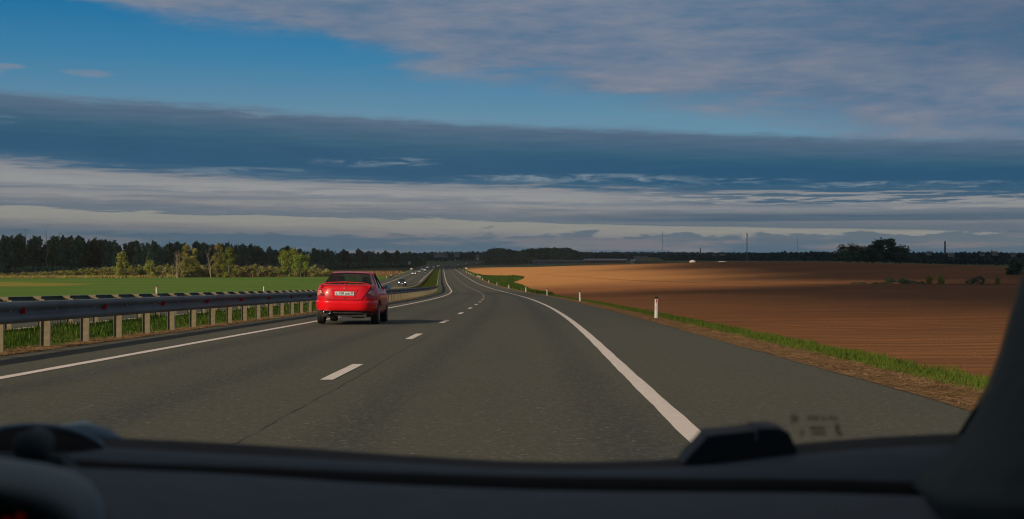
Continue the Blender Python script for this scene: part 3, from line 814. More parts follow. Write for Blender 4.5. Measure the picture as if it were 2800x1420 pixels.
# ------------------------------------------------------------------ cars
def car_paint(name, c, rough=0.28):
    return mat(name, c, tuple(v * .9 for v in c), rough=rough, scale=2, coat=0.5, spec=0.35)
M_red = car_paint('red_paint', (0.90, 0.003, 0.010))
M_red_skydull = mat('sky_dulled_red', (0.76, 0.006, 0.014), (0.62, 0.014, 0.020), rough=0.36, scale=2.2, coat=0.4, spec=0.35)  # duller red, the sky's reflection on the upper body put into the colour
M_glass = bpy.data.materials.new('tinted_window'); M_glass.use_nodes = True
_t = M_glass.node_tree; _t.nodes.clear(); _N = NT(_t)
_o = _N.n('ShaderNodeOutputMaterial'); _tr = _N.n('ShaderNodeBsdfTransparent'); _g = _N.n('ShaderNodeBsdfGlossy'); _m = _N.n('ShaderNodeMixShader'); _f = _N.n('ShaderNodeFresnel')
_f.inputs[0].default_value = 1.5; _tr.inputs[0].default_value = (0.42, 0.50, 0.48, 1); _g.inputs['Roughness'].default_value = 0.05
_N.link(_f.outputs[0], _m.inputs[0]); _N.link(_tr.outputs[0], _m.inputs[1]); _N.link(_g.outputs[0], _m.inputs[2]); _N.link(_m.outputs[0], _o.inputs[0])
M_dglass = mat('dark_window', (0.012, 0.016, 0.018), rough=0.08, spec=0.8)
M_tyre = mat('tyre_rubber', (0.022, 0.022, 0.022), (0.035, 0.034, 0.03), rough=0.85, scale=12)
M_alloy = mat('alloy_rim', (0.32, 0.33, 0.34), rough=0.35, metal=0.8)
M_under = mat('underbody', (0.045, 0.040, 0.034), (0.02, 0.02, 0.018), rough=0.9, scale=6)
M_tail = mat('tail_lamp_red', (0.42, 0.006, 0.010), rough=0.15, coat=0.6)
M_amber = mat('amber_lens', (1.0, 0.20, 0.02), rough=0.15, coat=0.6)
M_clear = mat('clear_lens', (0.72, 0.52, 0.38), (0.5, 0.32, 0.22), rough=0.15, scale=30, coat=0.6)
M_trim = mat('black_trim', (0.015, 0.015, 0.016), rough=0.5)
M_chrome = mat('chrome', (0.75, 0.75, 0.77), rough=0.15, metal=1.0)
M_plate = mat('plate_white', (0.80, 0.79, 0.76), rough=0.5)
M_ink = mat('plate_ink', (0.02, 0.02, 0.02), rough=0.6)
M_seat = mat('seat_cloth', (0.05, 0.055, 0.06), rough=0.9)
M_mirror = mat('mirror_glass', (0.35, 0.75, 0.85), rough=0.05, metal=1.0)
M_lamp = mat('lit_headlamp', (0.9, 0.9, 0.9), rough=0.2, emit=(1.0, 0.95, 0.85), estr=3.0)

class Sedan:
    """saloon shape: plan outline rings stacked up to a deck line; y = 0 is the rear bumper, nose towards +y"""
    def __init__(s, L=4.49, w=.86, trunk=1.03, belt=.985, hood0=.97, hood1=.74):
        s.L, s.w, s.trunk, s.belt, s.h0, s.h1 = L, w, trunk, belt, hood0, hood1
    def deck(s, y):
        return float(np.interp(y, [0, .1, .8, 1.4, 2.6, 3.3, 4.0, s.L - .12, s.L], [s.trunk - .02, s.trunk, s.trunk + .045, s.belt, s.belt - .01, s.h0, (s.h0 + s.h1) / 2 + .05, s.h1, s.h1 - .06]))
    T = [(0.0, .80, .16), (.06, .90, .10), (.20, .955, .05), (.42, .99, .03), (.60, 1.0, .03), (.74, .99, .045), (.90, .955, .075), (.975, .925, .095), (1.0, .89, .125)]
    def ring_pt(s, k, th):
        t, wk, inset = s.T[k]
        return s.pt(t, wk, inset, th)
    def pt(s, t, wk, inset, th):
        n = 5.2; c, si = math.cos(th), math.sin(th)
        ex = abs(c) ** (2 / n) * (1 if c >= 0 else -1); ey = abs(si) ** (2 / n) * (1 if si >= 0 else -1)
        x = s.w * wk * ex; y = s.L / 2 + (s.L / 2 - inset) * ey
        # the tail narrows slightly in plan
        x *= 1 - .05 * max(0, (0.9 - y) / .9) ** 1.5 - .06 * max(0, (y - s.L + .9) / .9) ** 1.5
        z0_ = .24 + .13 * max(0, 1 - min(y, s.L - y) / .55); z = z0_ + t * (s.deck(y) - z0_)
        return (x, y, z)
    def surf(s, th, z, off=0.0):
        """point on the body side/tail at angle th and height z, pushed out by off"""
        p0 = s.ring_pt(0, th); lo = None
        for k in range(len(s.T) - 1):
            a, b = s.ring_pt(k, th), s.ring_pt(k + 1, th)
            if a[2] <= z <= b[2] or k == len(s.T) - 2:
                f = min(1, max(0, (z - a[2]) / max(1e-6, b[2] - a[2])))
                p = Vector(a).lerp(Vector(b), f); break
        c = Vector((0, s.L / 2, p.z)); 
        nx = abs(math.cos(th)) ** 1.6 * (1 if math.cos(th) >= 0 else -1); ny = abs(math.sin(th)) ** 1.6 * (1 if math.sin(th) >= 0 else -1)
        n = Vector((nx, ny, 0)).normalized()
        return p + n * off
    def body(s, mats, parent, nseg=64, arches=True, name='body'):
        mb = MB(); th = [2 * math.pi * (k + .5) / nseg for k in range(nseg)]
        # denser where the corners are
        th = [t + .16 * math.sin(4 * t) * -1 for t in th]
        rows = [[s.ring_pt(k, t) for t in th] for k in range(len(s.T))]
        mb.grid(rows, closed=True)
        top = [rows[-1]]
        for f, dz in ((.86, .012), (.6, .022), (.3, .03)):
            top.append([(x * f, s.L / 2 + (y - s.L / 2) * (1 - (1 - f) * .35 if f > .5 else .62), 0) for x, y, z in rows[-1]])
            top[-1] = [(x, y, .24 + (s.deck(y) - .24) + dz) for x, y, _ in top[-1]]
        top[0] = rows[-1]
        mb.grid(top, closed=True)
        mb.poly(top[-1]); mb.poly(rows[0][::-1])
        bm = bmesh.new(); me = bpy.data.meshes.new(name)
        me.from_pydata(mb.v, [], mb.f); bm.from_mesh(me); bmesh.ops.remove_doubles(bm, verts=bm.verts, dist=1e-5); bmesh.ops.recalc_face_normals(bm, faces=bm.faces)
        bm.to_mesh(me); bm.free()
        for m in mats: me.materials.append(m)
        me.polygons.foreach_set('use_smooth', [True] * len(me.polygons))
        o = bpy.data.objects.new(name, me); COL.objects.link(o); o.parent = parent
        return o
def wheel(parent, x, y, r=.31, w=.20, side=1, simple=False):
    t = MB(); n = 12 if simple else 28
    prof = [(-w / 2, r * .62), (-w / 2, r * .93), (-w * .40, r * .985), (-w * .2, r), (w * .2, r), (w * .40, r * .985), (w / 2, r * .93), (w / 2, r * .62)]
    if not simple:
        prof = [(-w / 2, r * .62), (-w / 2, r * .92), (-w * .42, r * .985), (-w * .24, r), (-w * .22, r * .975), (-w * .17, r * .975), (-w * .15, r), (-.008, r), (-.006, r * .975), (.006, r * .975), (.008, r), (w * .15, r), (w * .17, r * .975), (w * .22, r * .975), (w * .24, r), (w * .42, r * .985), (w / 2, r * .92), (w / 2, r * .62)]
    rows = [[(px, math.cos(2 * math.pi * k / n) * pr, math.sin(2 * math.pi * k / n) * pr) for k in range(n)] for px, pr in prof]
    t.grid(rows, closed=True); t.poly(rows[0][::-1]); t.poly(rows[-1])
    o = t.build('wheel', M_tyre, parent, smooth=False, loc=(x, y, r))
    if not simple:
        rm = MB(); f = side * (w / 2 + .004)
        rm.grid([[(f - side * .03 * (1 - q), math.cos(2 * math.pi * k / n) * r * .60 * q2, math.sin(2 * math.pi * k / n) * r * .60 * q2) for k in range(n)] for q, q2 in ((1, 1), (.2, .9), (0, .3))], closed=True)
        for k in range(7):
            a = 2 * math.pi * k / 7
            rm.box((f - side * .004, math.cos(a) * r * .33, math.sin(a) * r * .33), (.02, .04 + abs(math.cos(a)) * r * .45, .04 + abs(math.sin(a)) * r * .45))
        rm.build('rim', M_alloy, o)
    return o

def text_mesh(txt, size, parent, name, m, loc, rx=90, sx=1.0, ext=.001, spacing=1.0):
    cu = bpy.data.curves.new(name, 'FONT'); cu.body = txt; cu.size = size; cu.extrude = ext; cu.align_x = 'CENTER'; cu.align_y = 'CENTER'; cu.space_character = spacing
    cu.offset = size * 0.012
    tmp = bpy.data.objects.new(name, cu); COL.objects.link(tmp)
    dg = bpy.context.evaluated_depsgraph_get(); me = bpy.data.meshes.new_from_object(tmp.evaluated_get(dg))
    bpy.data.objects.remove(tmp)
    me.materials.clear(); me.materials.append(m)
    o = bpy.data.objects.new(name, me); COL.objects.link(o); o.parent = parent; o.location = loc; o.rotation_euler = (R(rx), 0, 0); o.scale = (sx, 1, 1)
    return o

def shade_sharp(o, ang=35):
    me = o.data
    try: me.set_sharp_from_angle(angle=R(ang))
    except Exception: pass

# ---- the red saloon in the left lane
S = Sedan()
CX, CY = -4.47, 36.0
cz = Hs(CX, CY + 1.03); cz2 = Hs(CX, CY + 3.72)
car = empty('red_saloon', (CX, CY, cz + (cz - cz2) * 1.03 / 2.69), 0, 'bright red saloon with a boot spoiler driving ahead in the left lane', 'car')
car.rotation_euler = (math.atan2(cz2 - cz, 2.69), 0.012, R(0.4))
body = S.body([M_red_skydull], car)
bm_ = bmesh.new()
def cutter(y):
    c = bmesh.new(); bmesh.ops.create_cone(c, cap_ends=True, segments=28, radius1=.365, radius2=.365, depth=2.4, matrix=Matrix.Translation((0, y, .33)) @ Matrix.Rotation(R(90), 4, 'Y'))
    me = bpy.data.meshes.new('wheel_arch_cutter'); c.to_mesh(me); c.free()
    return me
def cut_arches(o, ys):
    for y in ys:
        co_ = bpy.data.objects.new('arch', cutter(y)); COL.objects.link(co_); co_.parent = o.parent
        bpy.context.view_layer.update()
        md = o.modifiers.new('arch', 'BOOLEAN'); md.operation = 'DIFFERENCE'; md.object = co_; md.solver = 'EXACT'
        dg = bpy.context.evaluated_depsgraph_get(); me = bpy.data.meshes.new_from_object(o.evaluated_get(dg))
        o.modifiers.clear(); o.data = me; bpy.data.objects.remove(co_)
cut_arches(body, (1.03, 3.72))
shade_sharp(body, 40)
# inner wheel housings and floor in dark
u = MB(); u.box((0, 2.3, .26), (1.30, 3.9, .10)); u.box((0, .42, .29), (1.15, .5, .14)); u.box((.32, .55, .235), (.30, .55, .10)); u.tube([(-.5, .2, .27), (-.45, .9, .25), (-.1, 1.6, .24), (0, 3.2, .24)], .035, 8); u.tube([(-.7, 1.03, .30), (.7, 1.03, .30)], .05, 8)
for y in (1.03, 3.72): u.box((0, y, .52), (1.30, .80, .5))
u.build('underbody', M_under, car)

# rear bumper: swept round the tail
bm2 = MB(); nth = 56
prof = [(-.05, .375), (-.005, .372), (.028, .40), (.040, .47), (.046, .55), (.048, .615), (.040, .640), (.018, .655), (-.03, .662)]
ths = [math.pi + .235 + (math.pi - .47) * k / nth for k in range(nth + 1)]
# parametrise by plan arc so that the strip follows the tail corners
def tail_th(u):                      # u -1..1 across the tail, |u|>.8 wraps onto the sides
    a = abs(u); th = -math.pi / 2 + (math.pi / 2 - .0) * (1 - (1 - a) ** 1.0) * (1 if u > 0 else -1)
    return th
def tail_pts(z, off, y_side=.60, n=44):
    pts = []
    thl = np.linspace(-math.pi / 2, 0, 900); P = [S.surf(t, z, off) for t in thl]
    P = [p for p in P if p.y < y_side]
    d = [0.0]
    for a, b in zip(P[:-1], P[1:]): d.append(d[-1] + (b - a).length)
    tot = d[-1]; half = []
    for q in np.linspace(0, tot, n // 2 + 1):
        i = min(len(P) - 2, max(0, int(np.searchsorted(d, q)) - 1)); f = (q - d[i]) / max(1e-9, d[i + 1] - d[i]); half.append(P[i].lerp(P[i + 1], min(1, f)))
    left = [Vector((-p.x, p.y, p.z)) for p in half[::-1][:-1]]
    return left + half
rows = [[(p.x, p.y, z) for p in tail_pts(.5, off - .0)] for off, z in prof]
bm2.grid(rows, flip=True)
bumper = bm2.build('rear_bumper', M_red, car, smooth=True)
# lower bumper lip in dark
b3 = MB(); b3.grid([[(p.x * .985, p.y + .02, z) for p in tail_pts(.5, -.03)] for z in (.31, .378)], flip=True); b3.build('bumper_skirt', M_under, car, smooth=True)

def tail_y(x, z, off=0.0):           # rear surface position at lateral x
    P = tail_cache.setdefault(round(z, 3), tail_pts(z, 0.0, .9, 80))
    best = min((p for p in P if p.y < .5), key=lambda p: abs(p.x - x))
    xs = [p.x for p in P]; ysv = [p.y for p in P]
    return float(np.interp(x, xs, ysv)) - off
tail_cache = {}
# boot lid: trapezoid panel standing 6 mm proud, with its dark shut line behind
def lid_half(z): return float(np.interp(z, [.67, .75, .90, 1.0, 1.03], [.44, .49, .60, .655, .66]))
lm_ = MB(); zs_ = [.675, .74, .80, .86, .92, .98, 1.02]
rows = []
for z in zs_:
    h = lid_half(z); rows.append([(h * u_, tail_y(h * u_, z, .016), z) for u_ in np.linspace(-1, 1, 15)])
rows.append([(lid_half(1.03) * u_, tail_y(lid_half(1.03) * u_, 1.0, .0) + .04, S.deck(.15) + .012) for u_ in np.linspace(-1, 1, 15)])
rows.append([(lid_half(1.03) * .97 * u_, .62, S.deck(.62) + .026) for u_ in np.linspace(-1, 1, 15)])
lm_.grid(rows, flip=True); lid = lm_.build('boot_lid', M_red_skydull, car, smooth=True)
sm = MB()
for s in (-1, 1):
    sm.grid([[(s * (lid_half(z) + e), tail_y(s * (lid_half(z) + e), z, .006), z) for e in (-.004, .014)] for z in zs_], flip=s > 0)
sm.grid([[(u_ * .45, tail_y(u_ * .45, .66, .008), zz_) for u_ in np.linspace(-1, 1, 9)] for zz_ in (.662, .676)], flip=True)
sm.build('shut_line', M_trim, lid)
# number plate recess
def on_lid(x, z, off): return (x, tail_y(x, z, .016 + off), z)
rc = MB(); 
rec = [(-.33, .925), (.33, .925), (.27, .755), (-.27, .755)]
c0 = tail_y(0, .84, .016)
rc.poly([(x, tail_y(x, z, .020), z) for x, z in rec][::-1])
rc.grid([[(x, tail_y(x, z, .020), z) for x, z in rec], [(x * 1.02, tail_y(x, z, .034), z + (.006 if z > .9 else -.004)) for x, z in rec], [(x * 1.06, tail_y(x, z, .018), z + (.018 if z > .9 else -.012)) for x, z in rec]], closed=True)
rc.build('plate_recess', M_red, lid)
pl = MB(); pl.box((0, tail_y(0, .84, .034), .840), (.52, .006, .112)); plate = pl.build('number_plate', M_plate, car)
py_ = tail_y(0, .84, .034) - .0045
fr = MB()
for zc_, w_, h_ in ((.840 + .053, .51, .004), (.840 - .053, .51, .004)): fr.box((0, py_, zc_), (w_, .002, h_))
for xc_ in (-.255, .255, .135): fr.box((xc_, py_, .84), (.004, .002, .106))
fr.build('plate_frame', M_ink, plate)
text_mesh('c', .105, plate, 'lettering', M_ink, (-.210, py_, .838), sx=1.0)
text_mesh('108', .098, plate, 'lettering', M_ink, (-.085, py_, .842), sx=.92)
text_mesh('x', .098, plate, 'lettering', M_ink, (.042, py_, .834), sx=1.05)
text_mesh('M', .070, plate, 'lettering', M_ink, (.100, py_, .830), sx=.85)
text_mesh('39', .072, plate, 'lettering', M_ink, (.197, py_, .856), sx=.95)
text_mesh('RUS', .028, plate, 'lettering', M_ink, (.190, py_, .803), sx=.95)
# badge: three-pointed star in a ring, lettering at the left, key lock
bd = MB(); n = 20; bc = (0, tail_y(0, .985, .022), .985)
bd.grid([[(bc[0] + math.cos(2 * math.pi * k / n) * r_, bc[1] + d_, bc[2] + math.sin(2 * math.pi * k / n) * r_) for k in range(n)] for r_, d_ in ((.036, 0), (.036, -.006), (.030, -.006), (.030, 0))], closed=True)
for k in range(3):
    a = R(90 + 120 * k); bd.poly([(bc[0] + math.cos(a) * .031, bc[1] - .005, bc[2] + math.sin(a) * .031), (bc[0] + math.cos(a + 1.05) * .006, bc[1] - .006, bc[2] + math.sin(a + 1.05) * .006), (bc[0], bc[1] - .009, bc[2]), (bc[0] + math.cos(a - 1.05) * .006, bc[1] - .006, bc[2] + math.sin(a - 1.05) * .006)])
bd.build('badge', M_chrome, lid)
text_mesh('C 180', .046, lid, 'model_lettering', M_chrome, (-.50, tail_y(-.50, .955, .021), .955), sx=1.2, ext=.002)
lk = MB(); lk.tube([(0, tail_y(0, .705, .016), .712), (0, tail_y(0, .705, .026), .712)], .021, 14, 0); lk.tube([(0, tail_y(0, .705, .026), .712), (0, tail_y(0, .705, .031), .712)], .011, 12, 1)
lk.build('lock', [M_trim, M_chrome], lid)
# spoiler: a thin wing bridging the lid on two feet and a middle foot
sp = MB(); rows = []
for u_ in np.linspace(-1, 1, 25):
    x = u_ * .675; drop = .075 * abs(u_) ** 8 + .018 * (1 - (1 - abs(u_) ** 2)) ; zt = 1.140 - drop + .014 * (1 - min(1, abs(u_) * 2.2)) ** 2
    y0_ = .10 + .07 * abs(u_) ** 3
    rows.append([(x, y0_, zt - .010), (x, y0_ - .004, zt), (x, y0_ + .03, zt + .010), (x, y0_ + .10, zt + .006), (x, y0_ + .15, zt - .006), (x, y0_ + .10, zt - .016), (x, y0_ + .03, zt - .016)])
sp.grid(rows, closed=True); sp.poly(rows[0]); sp.poly(rows[-1][::-1])
for s in (-1, 1): sp.box((s * .640, .22, 1.035), (.03, .10, .07))
sp.box((0, .17, 1.08), (.03, .06, .06), taper=1.3)
spoiler = sp.build('spoiler', M_red, car, smooth=True); shade_sharp(spoiler, 40)
# tail lamps wrapping the corners
def lamp(side):
    base = MB(); rows = []
    def inner(z): return lid_half(z) + .018
    zs2 = [.765, .80, .84, .88, .92, .96, 1.0]
    for z in zs2:
        P = tail_pts(z, .010, .42, 120); P = P[len(P) // 2:]
        Q = [p for p in P if p.x >= inner(z)]
        d = [0.0]
        for a, b in zip(Q[:-1], Q[1:]): d.append(d[-1] + (b - a).length)
        r = []
        for q in np.linspace(0, d[-1] * float(np.interp(z, [.765, .9, 1.0], [1, .97, .86])), 13):
            i = min(len(Q) - 2, max(0, int(np.searchsorted(d, q)) - 1)); f = (q - d[i]) / max(1e-9, d[i + 1] - d[i]); r.append(Q[i].lerp(Q[i + 1], min(1, f)))
        rows.append([(side * p.x, p.y, z) for p in r])
    base.grid(rows, flip=side > 0)
    L_ = base.build('tail_lamp', M_tail, car, smooth=True)
    def seg(name, m, i0, i1, j0, j1):
        q = MB(); q.grid([[(x + side * (.004 if x else 0), y - .005, z) for x, y, z in rr[j0:j1 + 1]] for rr in rows[i0:i1 + 1]], flip=side > 0); q.build(name, m, L_, smooth=True)
    seg('reversing_lens', M_clear, 2, 4, 1, 4)
    seg('amber_lens', M_amber, 1, 4, 4, 11)
    q = MB(); q.grid([[(x, y - .008, z + dz_) for x, y, z in rows[1]] for dz_ in (.006, .018)], flip=side > 0); q.build('lens_rib', M_trim, L_)
for s in (-1, 1): lamp(s)

# greenhouse: pillars, roof, panes
RL, RU = Vector((.655, .80, 1.065)), Vector((.515, 1.44, 1.375))
CL, SL0, SU0 = Vector((.735, 1.02, 1.0)), Vector((.735, 1.36, .995)), Vector((.565, 1.70, 1.375))
BL, BU = Vector((.742, 2.12, .985)), Vector((.575, 2.12, 1.405))
FL, FU = Vector((.738, 3.12, .975)), Vector((.560, 2.72, 1.36))
WL, WU = Vector((.665, 3.42, .985)), Vector((.505, 2.78, 1.365))
mirx = lambda v, s: Vector((v.x * s, v.y, v.z))
def slab(mb, pts, th=.03, mi=0):
    """closed thin slab from a polygon"""
    pts = [Vector(p) for p in pts]; n = (pts[1] - pts[0]).cross(pts[2] - pts[0]).normalized() * th
    mb.poly(pts, mi); mb.poly([p - n for p in pts][::-1], mi)
    for i in range(len(pts)):
        a, b = pts[i], pts[(i + 1) % len(pts)]; mb.poly([b, a, a - n, b - n], mi)
cab = MB()
for s in (-1, 1):
    q = lambda *v: [mirx(p, s) for p in (v if s > 0 else v[::-1])]
    slab(cab, q(CL, SL0, SU0, RU, RL))
    slab(cab, q(BL - Vector((0, .05, 0)), BL + Vector((0, .05, 0)), BU + Vector((0, .04, 0)), BU - Vector((0, .04, 0))), mi=1)
    slab(cab, q(FL, WL, WU, FU))
cab.build('pillars', [M_red_skydull, M_trim], car)
rf = MB(); rows = []
for k, y in enumerate(np.linspace(0, 1, 11)):
    yr = 1.44 + (2.78 - 1.44) * y; ys0 = 1.66 + (2.72 - 1.66) * y
    crown = .052 * math.sin(math.pi * min(1, max(0, y * .9 + .07)))
    hw = .515 + .05 * math.sin(math.pi * y)
    r = []
    for u_ in np.linspace(-1, 1, 13):
        a = abs(u_); x = hw * u_ * 1.09
        zz_ = 1.378 + crown + .018 * (1 - a ** 2) - .045 * max(0, a - .82) / .18
        r.append((x, yr * (1 - a ** 4) + ys0 * a ** 4 if y < .5 else yr, zz_))
    rows.append(r)
rf.grid(rows); rf.grid([[(x * .98, y, z - .03) for x, y, z in r] for r in rows], flip=True)
rf.build('roof', M_red_skydull, car, smooth=True)
rp = MB(); rp.grid([[(RL.x * u_ * .965, RL.y + .01 - .05 * (1 - u_ * u_), RL.z + .012) for u_ in np.linspace(-1, 1, 9)], [(RU.x * u_ * .97, RU.y - .02 - .02 * (1 - u_ * u_), RU.z - .004) for u_ in np.linspace(-1, 1, 9)]])
rp.build('rear_window', M_glass, car)
rb = MB()
for a, b in (((-RL.x, RL.y, RL.z), (-RU.x, RU.y - .01, RU.z)), ((RL.x, RL.y, RL.z), (RU.x, RU.y - .01, RU.z)), ((-RU.x, RU.y - .02, RU.z), (RU.x, RU.y - .02, RU.z))): rb.tube([a, b], .014, 6)
rb.build('window_seal', M_trim, car)
wp = MB(); wp.grid([[(WL.x * u_ * .97, WL.y + .03 * (1 - u_ * u_), WL.z + .0) for u_ in np.linspace(-1, 1, 7)], [(WU.x * u_ * .97, WU.y, WU.z) for u_ in np.linspace(-1, 1, 7)]])
wp.build('windscreen', M_glass, car)
for s in (-1, 1):
    for a, b, c, d in ((SL0, BL - Vector((0, .05, 0)), BU - Vector((0, .04, 0)), SU0), (BL + Vector((0, .05, 0)), FL, FU, BU + Vector((0, .04, 0)))):
        k = MB(); pp = [mirx(v, s) + Vector((-.006 * s, 0, 0)) for v in (a, b, c, d)]
        k.poly(pp if s > 0 else pp[::-1]); w_ = k.build('side_window', M_glass, car)
        sl_ = MB()
        for i in range(4): sl_.tube([pp[i] + Vector((.006 * s, 0, 0)), pp[(i + 1) % 4] + Vector((.006 * s, 0, 0))], .012, 5)
        sl_.build('seal', M_trim, w_)
# seats with headrests, parcel shelf, dash
for x, y in ((-.36, 2.15), (.36, 2.15)):
    k = MB(); k.box((x, y, .86), (.46, .14, .58), taper=.85); k.box((x, y, 1.225), (.24, .10, .17), taper=.85); k.build('front_seat', M_seat, car)
for x in (-.38, .38):
    k = MB(); k.box((x, 1.30, 1.09), (.30, .10, .15), taper=.8); k.build('rear_headrest', M_seat, car)
k = MB(); k.box((0, 1.1, 1.005), (1.25, .5, .03)); k.box((0, 3.1, .93), (1.2, .4, .08)); k.build('parcel_shelf', M_seat, car)
for x, y, s in ((-.73, 1.03, -1), (.73, 1.03, 1), (-.73, 3.72, -1), (.73, 3.72, 1)): wheel(car, x, y, side=s)
# exhaust, mirrors, side trim, handles, shut lines
k = MB(); n = 18
for r0, r1, y, y2 in ((.105, .055, .03, .28),):
    k.grid([[(-.46 + math.cos(2 * math.pi * i / n) * r0 * q, yy, .335 + math.sin(2 * math.pi * i / n) * r1 * q) for i in range(n)] for yy, q in ((y2, .95), (y, 1), (y, .86), (y + .2, .80))], closed=True)
k.build('exhaust_pipe', M_chrome, car, smooth=True)
k = MB(); k.poly([(-.46 + math.cos(2 * math.pi * i / n) * .085, .10, .335 + math.sin(2 * math.pi * i / n) * .044) for i in range(n)][::-1]); k.build('pipe_bore', M_trim, car)
for s in (-1, 1):
    k = MB(); c_ = (s * .90, 2.98, 1.02)
    k.grid([[(c_[0] + s * a_, c_[1] + b_ * q, c_[2] + z_ * q) for a_, b_, z_ in ()] for q in ()] or [[(c_[0] + math.cos(t_) * .10 * q, c_[1] + yy, c_[2] + math.sin(t_) * .062 * q) for t_ in [2 * math.pi * i / 14 for i in range(14)]] for yy, q in ((0, .96), (.01, 1), (.06, .92), (.11, .55))], closed=True)
    k.poly([(c_[0] + math.cos(t_) * .055, c_[1] + .11, c_[2] + math.sin(t_) * .034) for t_ in [2 * math.pi * i / 14 for i in range(14)]])
    k.box((s * .79, 3.02, .99), (.12, .05, .05)); mo = k.build('wing_mirror', M_red, car, smooth=True); shade_sharp(mo)
    k = MB(); k.poly([(c_[0] + math.cos(t_) * .086, c_[1] + .002, c_[2] + math.sin(t_) * .05) for t_ in [2 * math.pi * i / 14 for i in range(14)]][::-1]); k.build('mirror_glass', M_mirror, mo)
    k = MB()
    for y0_, y1_ in ((1.42, 2.10), (2.14, 3.2)): k.tube([S.surf(math.atan2(0, s) , .78, .0) * 0 + Vector((s * (.852), y0_ + .12, .83)), Vector((s * .852, y0_ + .30, .835))], .018, 6)
    k.build('door_handle', M_red, car)
    k = MB()
    for y_ in (2.12, 3.15, 1.40): k.grid([[(s * (float(np.interp(z_, [.3, .5, .7, .85, .97], [.835, .864, .864, .850, .80])) + .001), y_ + e, z_) for e in (-.005, .005)] for z_ in np.linspace(.34, .96, 7)], flip=s < 0)
    k.build('door_gap', M_trim, car)
    k = MB(); k.grid([[(s * q_, y_, z_) for q_, z_ in ((.862, .50), (.880, .51), (.880, .555), (.862, .565))] for y_ in (1.50, 3.22)], flip=s < 0); k.build('side_moulding', M_red_skydull, car)
    k = MB(); k.box((s * .60, S.L - .06, .62), (.34, .10, .16)); k.build('headlight', M_chrome, car)
k = MB(); k.box((.60, 1.485, 1.378), (.03, .004, .018)); k.build('sticker', M_red_skydull, car)
k = MB(); k.tube([(.42, tail_y(.42, .78, .05), .5)] * 1 + [(.42, tail_y(.42, .78, .06), .5)], .02, 8); 

# ---- plain saloons and vans seen far away
def far_car(paint, kind='saloon', lights=None, oncoming=False):
    t = empty(kind)
    if kind == 'van':
        m_ = MB(); sec = [(0, .35, .05), (0, .95, 0), (0, 2.1, .06)]
        prof = [(0, .35), (0, 2.05), (.15, 2.2), (3.9, 2.2), (4.35, 1.35), (5.2, 1.1), (5.3, .35)]
        m_.grid([[(s * w_, y, z) for y, z in prof] for s, w_ in ((-1, .93), (1, .93))], closed=True)
        m_.poly([(-.93, y, z) for y, z in prof]); m_.poly([(.93, y, z) for y, z in prof][::-1]); m_.build('body', paint, t)
        g = MB(); g.poly([(-.80, 3.96, 2.10), (.80, 3.96, 2.10), (.86, 4.33, 1.42), (-.86, 4.33, 1.42)]); g.build('windscreen', M_dglass, t, loc=(0, .03, .03))
        L_, W_ = 5.3, .80; ax = (1.0, 4.3)
    else:
        q = Sedan(4.4, .87, 1.0, .96, .95, .75); b = q.body([paint], t, nseg=28)
        c = MB()
        rr = [[(s_ * x_, y_, z_) for s_, x_ in ((-1, x), (-1, x * .6), (1, x * .6), (1, x))] for x, y_, z_ in ((.70, .75, .97), (.56, 1.35, 1.38), (.57, 2.0, 1.43), (.54, 2.65, 1.38), (.68, 3.35, .95))]
        c.grid(rr, mfun=lambda i, j: 1 if i in (0, 3) else 0)
        for s in (-1, 1): c.poly([(s * x, y_, z_) for x, y_, z_ in ((.70, .75, .97), (.56, 1.35, 1.38), (.57, 2.0, 1.43), (.54, 2.65, 1.38), (.68, 3.35, .95))][::-s], 1)
        c.build('cabin', [paint, M_dglass], t)
        L_, W_ = 4.4, .72; ax = (.95, 3.6)
        k_ = MB(); k_.box((0, L_ + .0, .42), (1.3, .04, .16)); k_.build('grille', M_trim, t)
        for s in (-1, 1):
            k_ = MB(); k_.box((s * .90, 2.95, .98), (.16, .10, .12)); k_.build('wing_mirror', M_trim, t)
    for x in (-W_, W_):
        for y in ax: wheel(t, x, y, simple=True)
    for s in (-1, 1):
        k_ = MB(); k_.tube([(s * .62, L_ - .16, .66), (s * .62, L_ + .01, .66)], .11, 10); k_.build('headlight', lights or M_chrome, t)
        k_ = MB(); k_.box((s * .62, .055, .82), (.30, .06, .16)); k_.build('tail_light', M_tail, t)
    k_ = MB(); k_.box((0, L_ + .02, .48), (.52, .02, .11)); k_.box((0, .0, .62), (.52, .03, .11)); k_.build('number_plate', M_plate, t)
    return t
P_dark = car_paint('dark_paint', (0.018, 0.020, 0.024)); P_grey = car_paint('grey_paint', (0.22, 0.23, 0.24)); P_white = car_paint('white_paint', (0.62, 0.62, 0.60)); P_blue = car_paint('blue_paint', (0.03, 0.05, 0.09)); P_silver = car_paint('silver_paint', (0.36, 0.37, 0.38))
def place_car(paint, px, py, label, group, oncoming=True, lights=None, kind='saloon', d=None, src=None):
    if d is None: x, y, z = at_px(px, py)
    else: x, y, z = on_dist(px, d)
    t = copy_tree(src) if src else far_car(paint, kind, lights)
    hd = math.atan2(float(XR(y + 20) - XR(y)), 20.0)
    slope = (Hs(x, y + 6) - Hs(x, y)) / 6
    L_ = 5.3 if kind == 'van' else 4.4
    if oncoming: t.location = (x, y + L_, z + slope * L_); t.rotation_euler = (-math.atan(slope), 0, math.pi - hd)
    else: t.location = (x, y, z); t.rotation_euler = (math.atan(slope), 0, -hd)
    t['label'] = label; t['category'] = 'van' if kind == 'van' else 'car'; t['group'] = group
    return t
GA, GB, GC = 'oncoming cars', 'cars driving ahead towards the crest', 'tiny vehicles on the far roads'
place_car(P_dark, 1096, 781.5, 'dark oncoming car with bright headlights just right of the red saloon', GA, lights=M_lamp)
place_car(P_grey, 1129.6, 752.3, 'grey oncoming car leading the cluster, nearest its left edge line', GA, lights=M_lamp)
